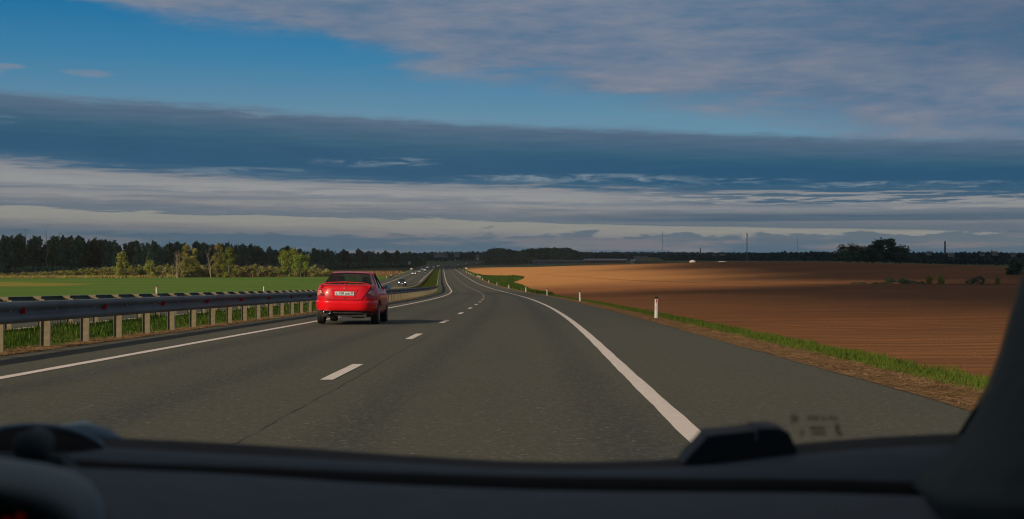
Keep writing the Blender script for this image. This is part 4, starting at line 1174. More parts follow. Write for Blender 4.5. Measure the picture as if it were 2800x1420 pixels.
place_car(P_silver, 1145.5, 746.5, 'silver oncoming car directly behind the grey leader of the cluster', GA)
place_car(P_blue, 1162, 749.6, 'dark blue oncoming car on the barrier side of the cluster', GA)
place_car(P_white, 1160, 742, 'white oncoming car behind the dark blue one', GA)
place_car(P_grey, 1153, 739.6, 'grey oncoming car in the middle of the distant cluster', GA)
place_car(P_dark, 1149, 736.8, 'dark oncoming car at the back of the cluster by the marker posts', GA)
place_car(P_white, 1167, 733.5, 'small pale oncoming car below the white van', GA, lights=M_lamp)
place_car(P_white, 1184.8, 729.8, 'white van at the crest of the oncoming carriageway', GA, kind='van', d=960)
place_car(P_white, 1198, 728.5, 'white car at the crest beside the start of the median grass', GA, d=1120, lights=M_lamp)
place_car(P_dark, 1219, 733, 'dark car ahead in the left lane at the crest', GB, oncoming=False)
place_car(P_blue, 1227.5, 731, 'middle one of the three dark cars ahead at the crest', GB, oncoming=False)
place_car(P_dark, 1235.5, 734.3, 'nearest of the three dark cars ahead, in the right lane at the crest', GB, oncoming=False)
sm0 = None
for i, (px, d, lab) in enumerate([(1252, 1640, 'tiny white car low on the far bend of the road'), (1274, 1790, 'tiny white car in the middle of the far bend'), (1303, 2050, 'tiny white car near the outside of the far bend'),
                                  (1244.6, 2900, 'tiny white car on the far road beside the thin dark mast'), (1187.6, 2950, 'tiny white car on the far cross road, middle one'), (1154.5, 2950, 'tiny white car on the far cross road, second from the left'), (1145.5, 2960, 'tiny white car on the far cross road, leftmost one')]):
    t = place_car(P_white, px, 0, lab, GC, kind='van', d=d, src=sm0)
    if sm0 is None: sm0 = t
# ------------------------------------------------------------------ trees and bushes
M_bark = mat('bark', (0.16, 0.125, 0.085), (0.09, 0.07, 0.05), scale=4, rough=0.95)
M_bark_pale = mat('pale_dead_wood', (0.42, 0.33, 0.20), (0.28, 0.21, 0.13), scale=3, rough=0.9)
L_dark = leaf_mat('dark_foliage', (0.140, 0.205, 0.115), (0.088, 0.138, 0.090), 0.25, 0.2)
L_brown = leaf_mat('brownish_foliage', (0.150, 0.145, 0.065), (0.085, 0.095, 0.050), 0.25, 0.15)
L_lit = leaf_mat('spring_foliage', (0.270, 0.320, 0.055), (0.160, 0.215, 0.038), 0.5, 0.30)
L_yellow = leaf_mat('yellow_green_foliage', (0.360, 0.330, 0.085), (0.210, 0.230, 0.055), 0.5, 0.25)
L_bush = leaf_mat('bush_foliage', (0.300, 0.265, 0.085), (0.195, 0.170, 0.062), 0.5, 0.2)
L_bush_g = leaf_mat('green_bush_foliage', (0.290, 0.325, 0.070), (0.185, 0.215, 0.048), 0.5, 0.25)
L_reed = leaf_mat('reed_leaf', (0.42, 0.28, 0.12), (0.30, 0.19, 0.08), 0.3, 0.2)
L_far = leaf_mat('far_foliage', (0.065, 0.105, 0.080), (0.045, 0.078, 0.062), 0.05, 0.1)

def leaf_cloud(centres, radii, n, size, r, flat=.8):
    """n leaf clumps (quads) scattered through a set of blobs; returns verts, faces"""
    centres = np.array(centres, float); radii = np.array(radii, float)
    w = radii[:, 0] * radii[:, 1] * radii[:, 2]; w = w ** .7; idx = r.choice(len(centres), n, p=w / w.sum())
    d = r.normal(size=(n, 3)); d /= np.linalg.norm(d, axis=1, keepdims=True)
    rad = r.random(n) ** .45
    C = centres[idx] + d * rad[:, None] * radii[idx]
    nrm = d * .6 + r.normal(size=(n, 3)) * .6; nrm /= np.linalg.norm(nrm, axis=1, keepdims=True)
    up = r.normal(size=(n, 3)); a = np.cross(nrm, up); a /= np.linalg.norm(a, axis=1, keepdims=True); b = np.cross(nrm, a)
    s = size * r.uniform(.5, 1.25, n)[:, None]
    k1, k2, k3 = (r.uniform(.5, 1.1, n)[:, None] for _ in range(3))
    P = np.stack([C - a * s - b * s * .35 * k1, C + a * s * k2 * .2 - b * s * flat, C + a * s * k3, C + b * s * flat * k1], 1)
    F = (np.arange(n) * 4)[:, None] + np.array([0, 1, 2, 3])
    return P.reshape(-1, 3), F
def branch_mb(mb, p, d, L, r, depth, rr, spread=.5, n=5, up=.25, leafpts=None):
    seg = 3; pts = [Vector(p)]; dd = Vector(d).normalized()
    for i in range(seg):
        dd = (dd + Vector((rr.gauss(0, .12), rr.gauss(0, .12), rr.gauss(0, .06) + up * .25))).normalized()
        pts.append(pts[-1] + dd * L / seg)
    mb.tube(pts, [r * (1 - .5 * i / seg) for i in range(seg + 1)], n, caps=False)
    if leafpts is not None and depth <= 1: leafpts += pts[1:]
    if depth <= 0: return
    k = rr.randint(2, 4)
    for i in range(k):
        a = rr.uniform(0, 2 * math.pi); base = pts[rr.choice([1, 2, 3])] if i else pts[-1]
        nd = (dd + Vector((math.cos(a), math.sin(a), rr.uniform(-.1, .5))) * spread * rr.uniform(.7, 1.3)).normalized()
        branch_mb(mb, base, nd, L * rr.uniform(.55, .8), r * .62, depth - 1, rr, spread, max(3, n - 1), up, leafpts)

TREE = {}
def tree_proto(key, h, w, leaf, nleaf=900, size=.55, shape='round', seed=0, bark=None, base=.12, blobs=22):
    r = np.random.default_rng(seed); rr = random.Random(seed)
    cs, rs = [], []
    if shape == 'spire':
        for i in range(blobs):
            t = r.random() ** .9; z = h * (base + (1 - base) * t); rad = w / 2 * (1 - t) ** .55 * (.5 + .5 * r.random())
            a = r.uniform(0, 6.28); cs.append((math.cos(a) * rad * .75, math.sin(a) * rad * .75, z * .97)); q = w * .20 * (1.15 - t) + .25; rs.append((q, q, q * 1.7))
        for i in range(3):                      # leading shoots
            x, y = r.normal(0, w * .16, 2); z0 = h * r.uniform(.80, .92)
            for q in range(4): cs.append((x, y, z0 + q * .07 * h * .5)); rs.append((.42 - .07 * q, .42 - .07 * q, .8))
    elif shape == 'round':
        for i in range(blobs):
            a = r.uniform(0, 6.28); e = r.uniform(-.45, 1.0); rad = w / 2 * math.sqrt(max(0, 1 - e * e * .8)) * r.uniform(.35, .9)
            cs.append((math.cos(a) * rad, math.sin(a) * rad, h * (.58 + base) + e * h * .30)); q = w * r.uniform(.12, .2); rs.append((q, q, q * .85))
    elif shape == 'column':
        for i in range(blobs):
            t = r.random(); a = r.uniform(0, 6.28); rad = w / 2 * (math.sin(math.pi * min(1, t * .75 + .22)) ** .7) * r.uniform(.2, .8)
            cs.append((math.cos(a) * rad, math.sin(a) * rad, h * (base + (1 - base) * t * .95))); q = w * r.uniform(.13, .2); rs.append((q, q, q * 1.5))
    elif shape == 'bush':
        for i in range(blobs):
            a = r.uniform(0, 6.28); rad = w / 2 * math.sqrt(r.random()); t = r.random() * math.sqrt(max(.05, 1 - (rad / (w / 2)) ** 2))
            cs.append((math.cos(a) * rad, math.sin(a) * rad, h * .8 * t + .2)); q = h * r.uniform(.14, .24); rs.append((q, q, q))
    P, F = leaf_cloud(cs, rs, nleaf, size, r); P[:, 2] = np.maximum(P[:, 2], 0.0)
    crown = np_mesh('crown', P, F, leaf)
    mb = MB()
    if shape == 'bush':
        for i in range(7): branch_mb(mb, (0, 0, 0), (r.normal(0, .6), r.normal(0, .6), 1), h * .6, .05, 1, rr, .6, 3)
    else:
        mb.tube([(0, 0, -.3), (rr.uniform(-.2, .2), rr.uniform(-.2, .2), h * .3), (rr.uniform(-.3, .3), rr.uniform(-.3, .3), h * .62), (0, 0, h * .9)], [h * .016 + .05, h * .013 + .04, h * .009 + .02, .03], 6)
        for c in cs[:14]: 
            z0 = max(.1 * h, c[2] - .22 * h); mb.tube([(0, 0, z0), (c[0] * .5, c[1] * .5, (z0 + c[2]) / 2), c], [h * .006 + .02, h * .004 + .015, .01], 4, caps=False)
    me = bpy.data.meshes.new('trunk'); me.from_pydata(mb.v, [], mb.f); me.materials.append(bark or M_bark)
    TREE[key] = (crown, me)
def put_tree(key, name, x, y, label, cat='tree', group=None, s=1.0, sz=None, rz=None, sink=0.0, z=None):
    crown, trunk = TREE[key]
    t = empty(name, (x, y, (Hs(x, y) if z is None else z) - sink), random.uniform(0, 6.28) if rz is None else rz, label, cat, group)
    t.scale = (s, s, sz or s)
    link('crown', crown, t); link('trunk' if cat == 'tree' else 'stems', trunk, t)
    return t
def bare_proto(key, h, spread, depth, seed, bark, width=.45, stems=1, L=.36, leaf=None):
    rr = random.Random(seed); mb = MB(); lp = []
    for s in range(stems):
        branch_mb(mb, (rr.uniform(-.4, .4) * (stems - 1), 0, -.2), (rr.uniform(-.2, .2), rr.uniform(-.2, .2), 1), h * L, h * .012, depth, rr, spread, 5, .5, lp)
    me = bpy.data.meshes.new('branches'); me.from_pydata(mb.v, [], mb.f); me.materials.append(bark)
    zmax = max(v[2] for v in mb.v); k = h / zmax; me.transform(Matrix.Scale(k, 4))
    crown = None
    if leaf:
        r = np.random.default_rng(seed); pts = np.array([tuple(p) for p in lp]) * k
        P, F = leaf_cloud(pts, np.full((len(pts), 3), .55), leaf[1], leaf[2], r); crown = np_mesh('crown', P, F, leaf[0])
    TREE[key] = (crown, me)
def put_bare(key, name, x, y, label, group=None, s=1.0, rz=0.0, sink=0):
    crown, me = TREE[key]
    t = empty(name, (x, y, Hs(x, y) - sink), rz, label, 'tree', group); t.scale = (s, s, s)
    link('trunk_and_branches', me, t)
    if crown: link('crown', crown, t)
    return t

for i in range(4): tree_proto('spire%d' % i, 17 + 1.2 * i, 7.5, L_dark if i != 2 else L_brown, 2400, .62, 'spire', 30 + i, blobs=44, base=.0)
for i in range(3): tree_proto('broad%d' % i, 15 + i, 9.5, L_dark if i != 1 else L_brown, 2400, .66, 'column', 40 + i, blobs=44, base=.0)
for i in range(4): tree_proto('bush%d' % i, 3.0 + .4 * i, 6.0, L_bush if i % 2 else L_bush_g, 2600, .19, 'bush', 50 + i, blobs=22)
bare_proto('snag0', 17, .35, 2, 61, M_bark_pale, L=.45); bare_proto('snag1', 15, .25, 1, 62, M_bark_pale, L=.6)

# ---- the dark wood on the left
def forest_front(px):     # distance of its edge, by bearing
    return float(np.interp(px, [-60, 420, 560, 700, 850, 1000, 1180], [520, 545, 640, 760, 900, 1020, 1120]))
GW = 'trees of the dark wood on the left'
cnt = 0
for row, (dd, ns) in enumerate(((0, 40), (9, 40), (20, 38), (34, 36), (52, 34), (80, 30))):
    for k in range(ns):
        px = -60 + 1240 * (k + random.uniform(.05, .95)) / ns
        d = forest_front(px) + dd * (1 + .3 * random.random()) + random.uniform(-5, 5)
        x = (px - 1400) / FPX * d
        if x > XR(d) - 32: continue
        top = float(np.interp(px, [0, 200, 330, 600, 800, 1000, 1180], [648, 652, 665, 668, 682, 688, 697])) + random.uniform(-3, 9) + (4 if row < 2 else 0) - (0 if row < 4 else 2)
        z = Hs(x, d); hh = (695 - top) * d / FPX + CAM_H - z
        key = random.choice(['spire0', 'spire1', 'spire2', 'spire3', 'spire0', 'broad0', 'broad1', 'broad2', 'spire2'] if px < 700 else ['broad0', 'broad1', 'broad2', 'spire1', 'spire3'])
        base_h = {'s': 17 + 1.2 * int(key[-1]), 'b': 15 + int(key[-1])}[key[0]]
        sz = hh / base_h
        kind_ = {'spire': 'pointed dark', 'broad': 'broad dark'}[key[:5]] if key not in ('spire2', 'broad1') else 'brownish ' + ('pointed' if key[0] == 's' else 'broad')
        where_ = next(w for lim, w in ((130, 'at the left end of the wood, near the bare stems'), (270, 'between the bare stems and the lone yellow-green tree'), (400, 'behind the lone yellow-green tree'), (520, 'behind the bare pale stems'), (680, 'behind the bare forked tree and its green neighbour'), (860, 'behind the two rounded green trees'), (1010, 'behind the red car'), (9999, 'in the low end of the wood beside the oncoming road')) if px < lim)
        put_tree(key, 'forest_tree', x, d, kind_ + ' tree ' + where_, 'tree', GW, s=max(.7, min(1.15, sz)) * random.uniform(.9, 1.1), sz=sz)
        cnt += 1
for px, d, s in ((52, 530, 1.0), (83, 528, 1.1), (93, 532, .95), (40, 530, .95), (133, 528, 1.05), (158, 534, 1.0)):
    x = (px - 1400) / FPX * d; put_bare('snag1', 'dead_tree', x, d, 'bare grey stem rising out of the left end of the dark wood', 'bare stems in the dark wood', s * 1.15, random.uniform(0, 6))
# ---- lit trees and shrubs in front of it
def spot(px, d): return (px - 1400) / FPX * d, d
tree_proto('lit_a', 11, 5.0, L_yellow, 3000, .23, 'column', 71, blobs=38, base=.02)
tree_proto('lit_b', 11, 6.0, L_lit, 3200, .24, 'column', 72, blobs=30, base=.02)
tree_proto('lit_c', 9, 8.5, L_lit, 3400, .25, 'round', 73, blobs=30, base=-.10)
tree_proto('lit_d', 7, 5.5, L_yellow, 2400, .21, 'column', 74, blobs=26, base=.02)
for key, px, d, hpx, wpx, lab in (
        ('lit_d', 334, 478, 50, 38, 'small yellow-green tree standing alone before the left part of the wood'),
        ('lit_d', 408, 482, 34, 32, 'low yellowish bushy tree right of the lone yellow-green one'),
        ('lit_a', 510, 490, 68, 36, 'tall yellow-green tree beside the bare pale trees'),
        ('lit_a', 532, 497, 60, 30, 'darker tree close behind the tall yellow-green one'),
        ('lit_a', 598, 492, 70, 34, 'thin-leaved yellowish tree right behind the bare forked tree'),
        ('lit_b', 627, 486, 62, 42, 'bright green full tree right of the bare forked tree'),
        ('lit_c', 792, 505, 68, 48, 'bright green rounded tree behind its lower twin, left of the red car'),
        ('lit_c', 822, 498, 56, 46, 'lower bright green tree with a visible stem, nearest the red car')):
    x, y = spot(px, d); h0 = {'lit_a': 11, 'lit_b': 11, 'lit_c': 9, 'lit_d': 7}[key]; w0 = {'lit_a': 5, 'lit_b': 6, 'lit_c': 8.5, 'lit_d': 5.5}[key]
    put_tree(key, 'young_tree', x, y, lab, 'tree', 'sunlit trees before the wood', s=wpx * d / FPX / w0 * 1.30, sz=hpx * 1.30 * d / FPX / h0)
bare_proto('bare_a', 12, .60, 4, 81, M_bark_pale, L=.34); bare_proto('bare_b', 11, .30, 3, 82, M_bark_pale, stems=3, L=.36); bare_proto('bare_c', 9, .2, 2, 83, M_bark_pale, L=.5)
for key, px, d, hpx, h0, lab in (('bare_a', 577, 470, 84, 12, 'bare forked tree with pale branches among the sunlit trees'), ('bare_b', 488, 472, 70, 11, 'cluster of bare pale stems left of the tall yellow-green tree'), ('bare_c', 471, 470, 54, 9, 'single thin bare pale stem, leftmost of the leafless trees')):
    x, y = spot(px, d); put_bare(key, 'bare_tree', x, y, lab, 'leafless trees before the wood', hpx * d / FPX * 1.1 / h0)
# bushes along the far edge of the green field
GBU = 'bushes along the far edge of the green field'
for k in range(110):
    px = -20 + 900 * (k + random.uniform(-.3, .3)) / 110
    o = None
    for d in np.arange(440, 620, 3):
        x = (px - 1400) / FPX * d
        if d > crop_end(np.array(x - XR(d))) + 4: break
    d += random.uniform(0, 14); x = (px - 1400) / FPX * d
    hpx = float(np.interp(px, [0, 150, 300, 420, 900], [14, 20, 31, 36, 33])) * random.uniform(.8, 1.15)
    key = 'bush%d' % random.choice([0, 1, 1, 3, 2, 3]); h0 = 3.0 + .4 * int(key[-1])
    put_tree(key, 'field_bush', x, d, ('brownish' if int(key[-1]) % 2 else 'greener') + ' bush beyond the green field, ' + next(w for lim, w in ((150, 'low under the left end of the wood'), (320, 'left of the lone yellow-green tree'), (460, 'right of the lone yellow-green tree'), (640, 'at the feet of the leafless trees'), (770, 'between the leafless and the rounded trees'), (9999, 'around the rounded green trees')) if px < lim), 'bush', GBU, s=random.uniform(1.15, 1.75), sz=hpx * d / FPX / h0)
# reeds: pale stuff
n = 9000; O = rng.uniform(-112, -23.5, n); Y = crop_end(O) + 1 + rng.random(n) ** 1.2 * 120
blades('reeds', O, Y, rng.uniform(.6, 1.9, n) * np.where(O < -60, .7, 1), .16, .18, [L_reed, L_yellow], (rng.random(n) < .12).astype(int))
n = 9000; O = rng.uniform(-230, -100, n); Y = crop_end(O) + rng.uniform(-3, 4, n)
blades('reeds', O, Y, rng.uniform(.5, 1.3, n), .16, .25, [L_reed, L_yellow], (rng.random(n) < .4).astype(int))

# ---- round wood in the middle distance, right of the road
tree_proto('oak0', 20, 17, L_dark, 1500, .95, 'round', 91, blobs=30, base=-.08); tree_proto('oak1', 19, 15, L_dark, 1500, .9, 'round', 92, blobs=30, base=-.08); tree_proto('oak2', 20, 16, L_brown, 1500, .9, 'round', 93, blobs=34, base=-.10)
GO = 'trees of the wood in the middle distance'
for k in range(66):
    row = k // 22; px = 1322 + 300 * ((k % 22) + random.uniform(.1, .9)) / 22
    d = 1800 + row * 45 + random.uniform(-12, 12); x = (px - 1400) / FPX * d
    top = float(np.interp(px, [1320, 1335, 1375, 1415, 1435, 1500, 1540, 1575, 1600, 1622], [690, 678, 675, 684, 675, 671, 674, 682, 689, 692])) + random.uniform(-1, 4)
    z = Hs(x, d); hh = (695 - top) * d / FPX + CAM_H - z
    key = random.choice(['oak0', 'oak1', 'oak2']); put_tree(key, 'wood_tree', x, d, ('brownish' if key == 'oak2' else 'dark round' if key == 'oak0' else 'dark compact') + ' tree in the ' + ('left end' if px < 1420 else 'middle' if px < 1530 else 'low right end') + ' of the rounded wood right of the road', 'tree', GO, s=random.uniform(.85, 1.15) * max(.5, hh / 20), sz=hh / 19.5, z=z)
# ---- trees standing on the field crest at the right, and scrub in the field
tree_proto('crest_bare', 10, 11, L_brown, 1800, .30, 'round', 101, blobs=44, base=-.14); tree_proto('crest_bare2', 10, 9, L_dark, 2000, .32, 'round', 103, blobs=44, base=-.14)
for key, px, d, hpx, lab in (('crest_bare', 2318, 745, 63, 'spreading half-bare tree at the left end of the clump on the field crest'), ('crest_bare', 2345, 750, 60, 'half-bare tree second from the left in the clump on the crest'), ('crest_bare2', 2385, 745, 62, 'thin-crowned tree in the middle of the clump on the crest'),
                           ('crest_bare2', 2458, 748, 60, 'thin-crowned tree at the right end of the clump on the crest')):
    x, y = spot(px, d); z = Hs(x, y); hh = (695 - (722 - hpx)) * d / FPX + CAM_H - z
    put_tree(key, 'crest_tree', x, y, lab, 'tree', 'trees on the field crest', s=hh / 10 * 1.15, sz=hh / 9.6, z=z)
for px, d, top, w, lab in ((2415, 735, 648, 84, 'tallest full dark tree of the clump on the field crest'), (2325, 730, 684, 80, 'low dark crown filling the left foot of the clump on the crest'), (2372, 728, 674, 66, 'dark leafy tree left of the tallest one on the crest'), (2448, 732, 672, 66, 'dark leafy tree right of the tallest one on the crest')):
    x, y = spot(px, d); z = Hs(x, y); hh = (695 - top) * d / FPX + CAM_H - z
    put_tree('oak0', 'crest_tree', x, y, lab, 'tree', 'trees on the field crest', s=w * d / FPX / 15, sz=hh / 19.5, z=z)
tree_proto('scrub', 3.5, 5.0, L_dark, 900, .22, 'bush', 111, blobs=24); tree_proto('scrub2', 3.8, 3.4, L_bush_g, 700, .22, 'column', 112, blobs=20, base=0)
for key, px, py, hpx, wpx, lab in (('scrub', 2435, 776, 20, 34, 'dark green shrub at the left end of the scrub row in the brown field'), ('scrub', 2465, 776, 19, 44, 'wide dark shrub next to the left end of the scrub row'), ('scrub', 2490, 776, 13, 36, 'low flat shrub in the middle of the scrub row'), ('scrub2', 2540, 776, 23, 26, 'upright pale green shrub left of a darker one in the field'),
                                ('scrub2', 2571, 776, 25, 24, 'upright darker shrub at the right end of the scrub row'), ('scrub', 2520, 777, 10, 18, 'very low tuft of scrub between the field shrubs'), ('scrub', 2674, 777, 27, 36, 'lone dark round bush in the brown field farther right'), ('scrub', 2650, 777, 16, 20, 'small bush touching the left side of the lone dark one'), ('scrub2', 2727, 777, 22, 16, 'faint slim bush near the dark pillar'), ('scrub', 2400, 777, 7, 36, 'flat tuft of scrub left of the shrub row'), ('scrub', 2350, 776, 6, 40, 'lowest tuft of scrub, first along the field boundary')):
    x, y, z = at_px(px, py)
    w0 = {'scrub': 5.0, 'scrub2': 3.4}[key]; h0 = {'scrub': 3.5, 'scrub2': 3.8}[key]
    put_tree(key, 'field_shrub', x, y, lab, 'shrub', 'shrubs on the field boundary', s=wpx * y / FPX / w0, sz=hpx * y / FPX / h0, z=z)
for px, d, top, w, lab in ((2778, 330, 706, 60, 'dark leafy tree just left of the pillar edge'), (2825, 345, 694, 80, 'dark leafy tree behind the pillar at the right edge')):
    x, y = spot(px, d); z = Hs(x, y); hh = (695 - top) * d / FPX + CAM_H - z
    put_tree('broad0', 'edge_tree', x, y, lab, 'tree', None, s=w * d / FPX / 8, sz=hh / 14, z=z - .3)
# grass strip with weeds on the boundary inside the brown field
bl_ = [(8, 420), (28, 300), (51, 245), (90, 228), (150, 215)]
xs_ = np.linspace(8, 150, 60); ysb = np.interp(xs_, [p[0] for p in bl_], [p[1] for p in bl_])
ysb = pchip([p[0] for p in bl_], [p[1] for p in bl_])(xs_)
V_ = []
for q in (0, .35, 1): 
    yy = ysb + q * (1.2 + 1.8 * np.sin(xs_ * .37) ** 2); V_.append(np.stack([xs_, yy, H(xs_, yy) + (.05 if q < 1 else .01)], -1))
Vg = np.stack(V_, 0).reshape(-1, 3); ib = np.arange(180).reshape(3, 60); fb_ = np.stack([ib[:-1, :-1], ib[:-1, 1:], ib[1:, 1:], ib[1:, :-1]], -1).reshape(-1, 4)
tag(link('field_boundary_grass', np_mesh('field_boundary_grass', Vg, fb_, M_meadow, smooth=True)), kind='structure')

# ---- far woods as masses
def wood(name, pts, h, rows, gap, leaf, nl=26, seed=1, size=2.4, wv=.25):
    """belt of crowns along a polyline of (px, distance, top_px)"""
    r = np.random.default_rng(seed); C = []; Rr = []
    pxs = [p[0] for p in pts]; ds = [p[1] for p in pts]; tops = [p[2] for p in pts]
    px = pxs[0]
    while px < pxs[-1]:
        d0 = np.interp(px, pxs, ds); t0 = np.interp(px, pxs, tops)
        for q in range(rows):
            d = d0 + q * gap + r.uniform(-gap * .4, gap * .4); x = (px - 1400) / FPX * d; z = Hs(x, d)
            hh = max(3.0, (695 - (t0 + r.uniform(-1.2, 2.2))) * d / FPX + CAM_H - z) * r.uniform(1 - wv, 1.0)
            C.append((x, d, z + hh * .55)); Rr.append((h * .28, h * .28, hh * .47))
        px += (h * .42 + r.uniform(0, h * .2)) / d0 * FPX
    C = np.array(C); Rr = np.array(Rr); n = len(C) * nl
    idx = np.repeat(np.arange(len(C)), nl)
    d = r.normal(size=(n, 3)); d /= np.linalg.norm(d, axis=1, keepdims=True); P0 = C[idx] + d * Rr[idx] * (r.random(n) ** .3)[:, None]
    a = r.normal(size=(n, 3)); a /= np.linalg.norm(a, axis=1, keepdims=True); b = np.cross(a, d); b /= np.linalg.norm(b, axis=1, keepdims=True) + 1e-6
    s = size * r.uniform(.5, 1.2, n)[:, None]
    P = np.stack([P0 - a * s, P0 - b * s * .8, P0 + a * s * .8, P0 + b * s], 1)
    F = (np.arange(n) * 4)[:, None] + np.array([0, 1, 2, 3])
    return tag(link(name, np_mesh(name, P.reshape(-1, 3), F, leaf)), kind='stuff')
wood('far_wood', [(1000, 2500, 694), (1090, 2500, 690), (1180, 2500, 690), (1240, 2600, 688), (1256, 2700, 685), (1290, 2700, 684), (1312, 2700, 687), (1330, 2700, 690), (1400, 2700, 690)], 15, 5, 60, L_far, seed=1, size=3.0)
wood('far_wood', [(900, 3600, 693), (1100, 3600, 689), (1200, 3600, 688), (1250, 3600, 689), (1330, 3600, 692)], 18, 3, 120, L_far, seed=7, size=4.5)
wood('far_wood', [(1560, 2350, 690), (1640, 2350, 691), (1700, 2400, 694), (1800, 2400, 696), (1850, 2400, 697), (1950, 2400, 696), (2050, 2300, 692), (2110, 2300, 692), (2150, 2200, 688), (2250, 2200, 688), (2300, 2200, 692), (2460, 2200, 692), (2540, 2100, 690), (2660, 2100, 690), (2700, 2100, 686), (2740, 2100, 688), (2760, 2100, 692), (2860, 2100, 692)], 14, 6, 55, L_far, nl=34, seed=2, size=2.6)
wood('far_wood', [(1500, 4200, 689), (1700, 4200, 689), (1900, 4200, 690.5), (2100, 4200, 691), (2900, 4200, 692)], 18, 3, 160, L_far, seed=3, size=4.5, wv=.08)
wood('far_wood', [(1100, 1500, 703), (1150, 1500, 700), (1172, 1500, 701)], 12, 4, 30, L_dark, nl=60, seed=4, size=1.4)
wood('undergrowth', [(-60, 514, 724), (150, 514, 726), (420, 540, 728), (560, 635, 728), (700, 755, 722), (850, 895, 716), (1000, 1015, 714), (1130, 1080, 716)], 5, 3, 5, L_dark, nl=60, seed=11, size=.7)
wood('wood_interior', [(-60, 640, 664), (420, 650, 678), (560, 740, 684), (700, 860, 690), (850, 1000, 694), (1000, 1120, 700), (1150, 1200, 705)], 8, 4, 12, L_dark, nl=70, seed=12, size=1.3)
wood('scrub_edge', [(1330, 1760, 704), (1400, 1760, 702), (1480, 1750, 704), (1580, 1750, 706), (1640, 1750, 707), (1720, 1700, 706)], 6, 2, 14, L_brown, nl=50, seed=5, size=1.0)
wood('far_wood', [(1690, 1900, 703), (1760, 1850, 702), (1840, 1850, 704), (2000, 1800, 705), (2300, 1700, 704), (2600, 1500, 706), (2860, 1400, 705)], 9, 3, 30, L_far, nl=60, seed=6, size=1.6)

# ------------------------------------------------------------------ masts, chimneys, far buildings
M_mast = mat('mast_steel', (0.22, 0.23, 0.25), rough=0.6)
M_redwhite = mat('mast_red', (0.30, 0.12, 0.10), rough=0.6)
def mast(px, py_top, d, w, name, label, cat, lattice=False, solid=False):
    x, y, z = on_dist(px, d); h = (695 - py_top) * d / FPX + CAM_H - z
    t = empty(name, (x, y, z), 0.3, label, cat)
    if solid:
        m_ = MB(); m_.tube([(0, 0, -1), (0, 0, h * .5), (0, 0, h)], [w * .62, w * .5, w * .42], 12); m_.build('shaft', M_mast, t)
        m_ = MB(); m_.tube([(0, 0, h), (0, 0, h + w * .5)], [w * .5, w * .5], 12); m_.build('rim_cap', M_redwhite, t)
        return
    m_ = MB()
    for sx, sy in ((-1, -1), (1, -1), (0, 1)):
        m_.tube([(sx * w / 2, sy * w / 2, -1), (sx * w / 2 * (.35 if lattice else 1), sy * w / 2 * (.35 if lattice else 1), h)], w * .06, 4)
    m_.build('mast_leg', M_mast, t)
    m_ = MB(); n_ = int(h / (w * 1.6))
    for k in range(n_):
        z0, z1 = h * k / n_, h * (k + 1) / n_; f0, f1 = ((1 - .65 * k / n_, 1 - .65 * (k + 1) / n_) if lattice else (1, 1))
        m_.tube([(-w / 2 * f0, -w / 2 * f0, z0), (w / 2 * f1, -w / 2 * f1, z1)], w * .06, 3); m_.tube([(w / 2 * f0, -w / 2 * f0, z0), (0, w / 2 * f1, z1)], w * .06, 3)
    m_.build('bracing', M_mast, t)
    if lattice:
        m_ = MB()
        for k, zz in enumerate((h * .94, h * .97, h * .88)): m_.box((w * .35 * (-1) ** k, -w * .3, zz), (w * .35, w * .3, h * .03))
        m_.build('antenna', M_white, t)
    m_ = MB(); m_.tube([(0, 0, h), (0, 0, h * 1.02)], w * .06, 4); m_.build('lightning_rod', M_mast, t)
mast(1811, 633, 2050, 1.5, 'radio_mast', 'slim radio mast rising alone above the wood, leftmost of the masts', 'mast')
mast(2042, 638, 1700, 2.4, 'lattice_tower', 'tapering lattice tower with antennas, standing behind the field crest', 'mast', lattice=True)
mast(2181, 653, 2400, 1.3, 'radio_mast', 'thin faint mast between the lattice tower and the crest trees', 'mast')
mast(1915, 680, 3000, 2.4, 'chimney', 'short dark chimney between the slim mast and the lattice tower', 'chimney', solid=True)
mast(2584, 663, 2150, 3.0, 'chimney', 'dark factory chimney right of the trees on the crest', 'chimney', solid=True)
mast(1243, 689, 1500, .8, 'thin_mast', 'thin dark pole standing above the crest of the road', 'mast')
M_wall_w = mat('white_wall', (0.55, 0.52, 0.46), (0.45, 0.42, 0.37), scale=.3, rough=.9); M_roof = mat('grey_roof', (0.16, 0.17, 0.18), (0.11, 0.11, 0.12), scale=.3, rough=.8); M_roof_r = mat('red_roof', (0.22, 0.08, 0.05), rough=.85, scale=.5)
M_roof_l = mat('light_sheet_roof', (0.38, 0.40, 0.40), (0.28, 0.30, 0.30), scale=.2, rough=.6)
M_wall_d = mat('aged_wall', (0.34, 0.33, 0.29), (0.26, 0.25, 0.22), scale=.3, rough=.9)
M_wing = mat('window_dark', (0.02, 0.025, 0.03), rough=.2)
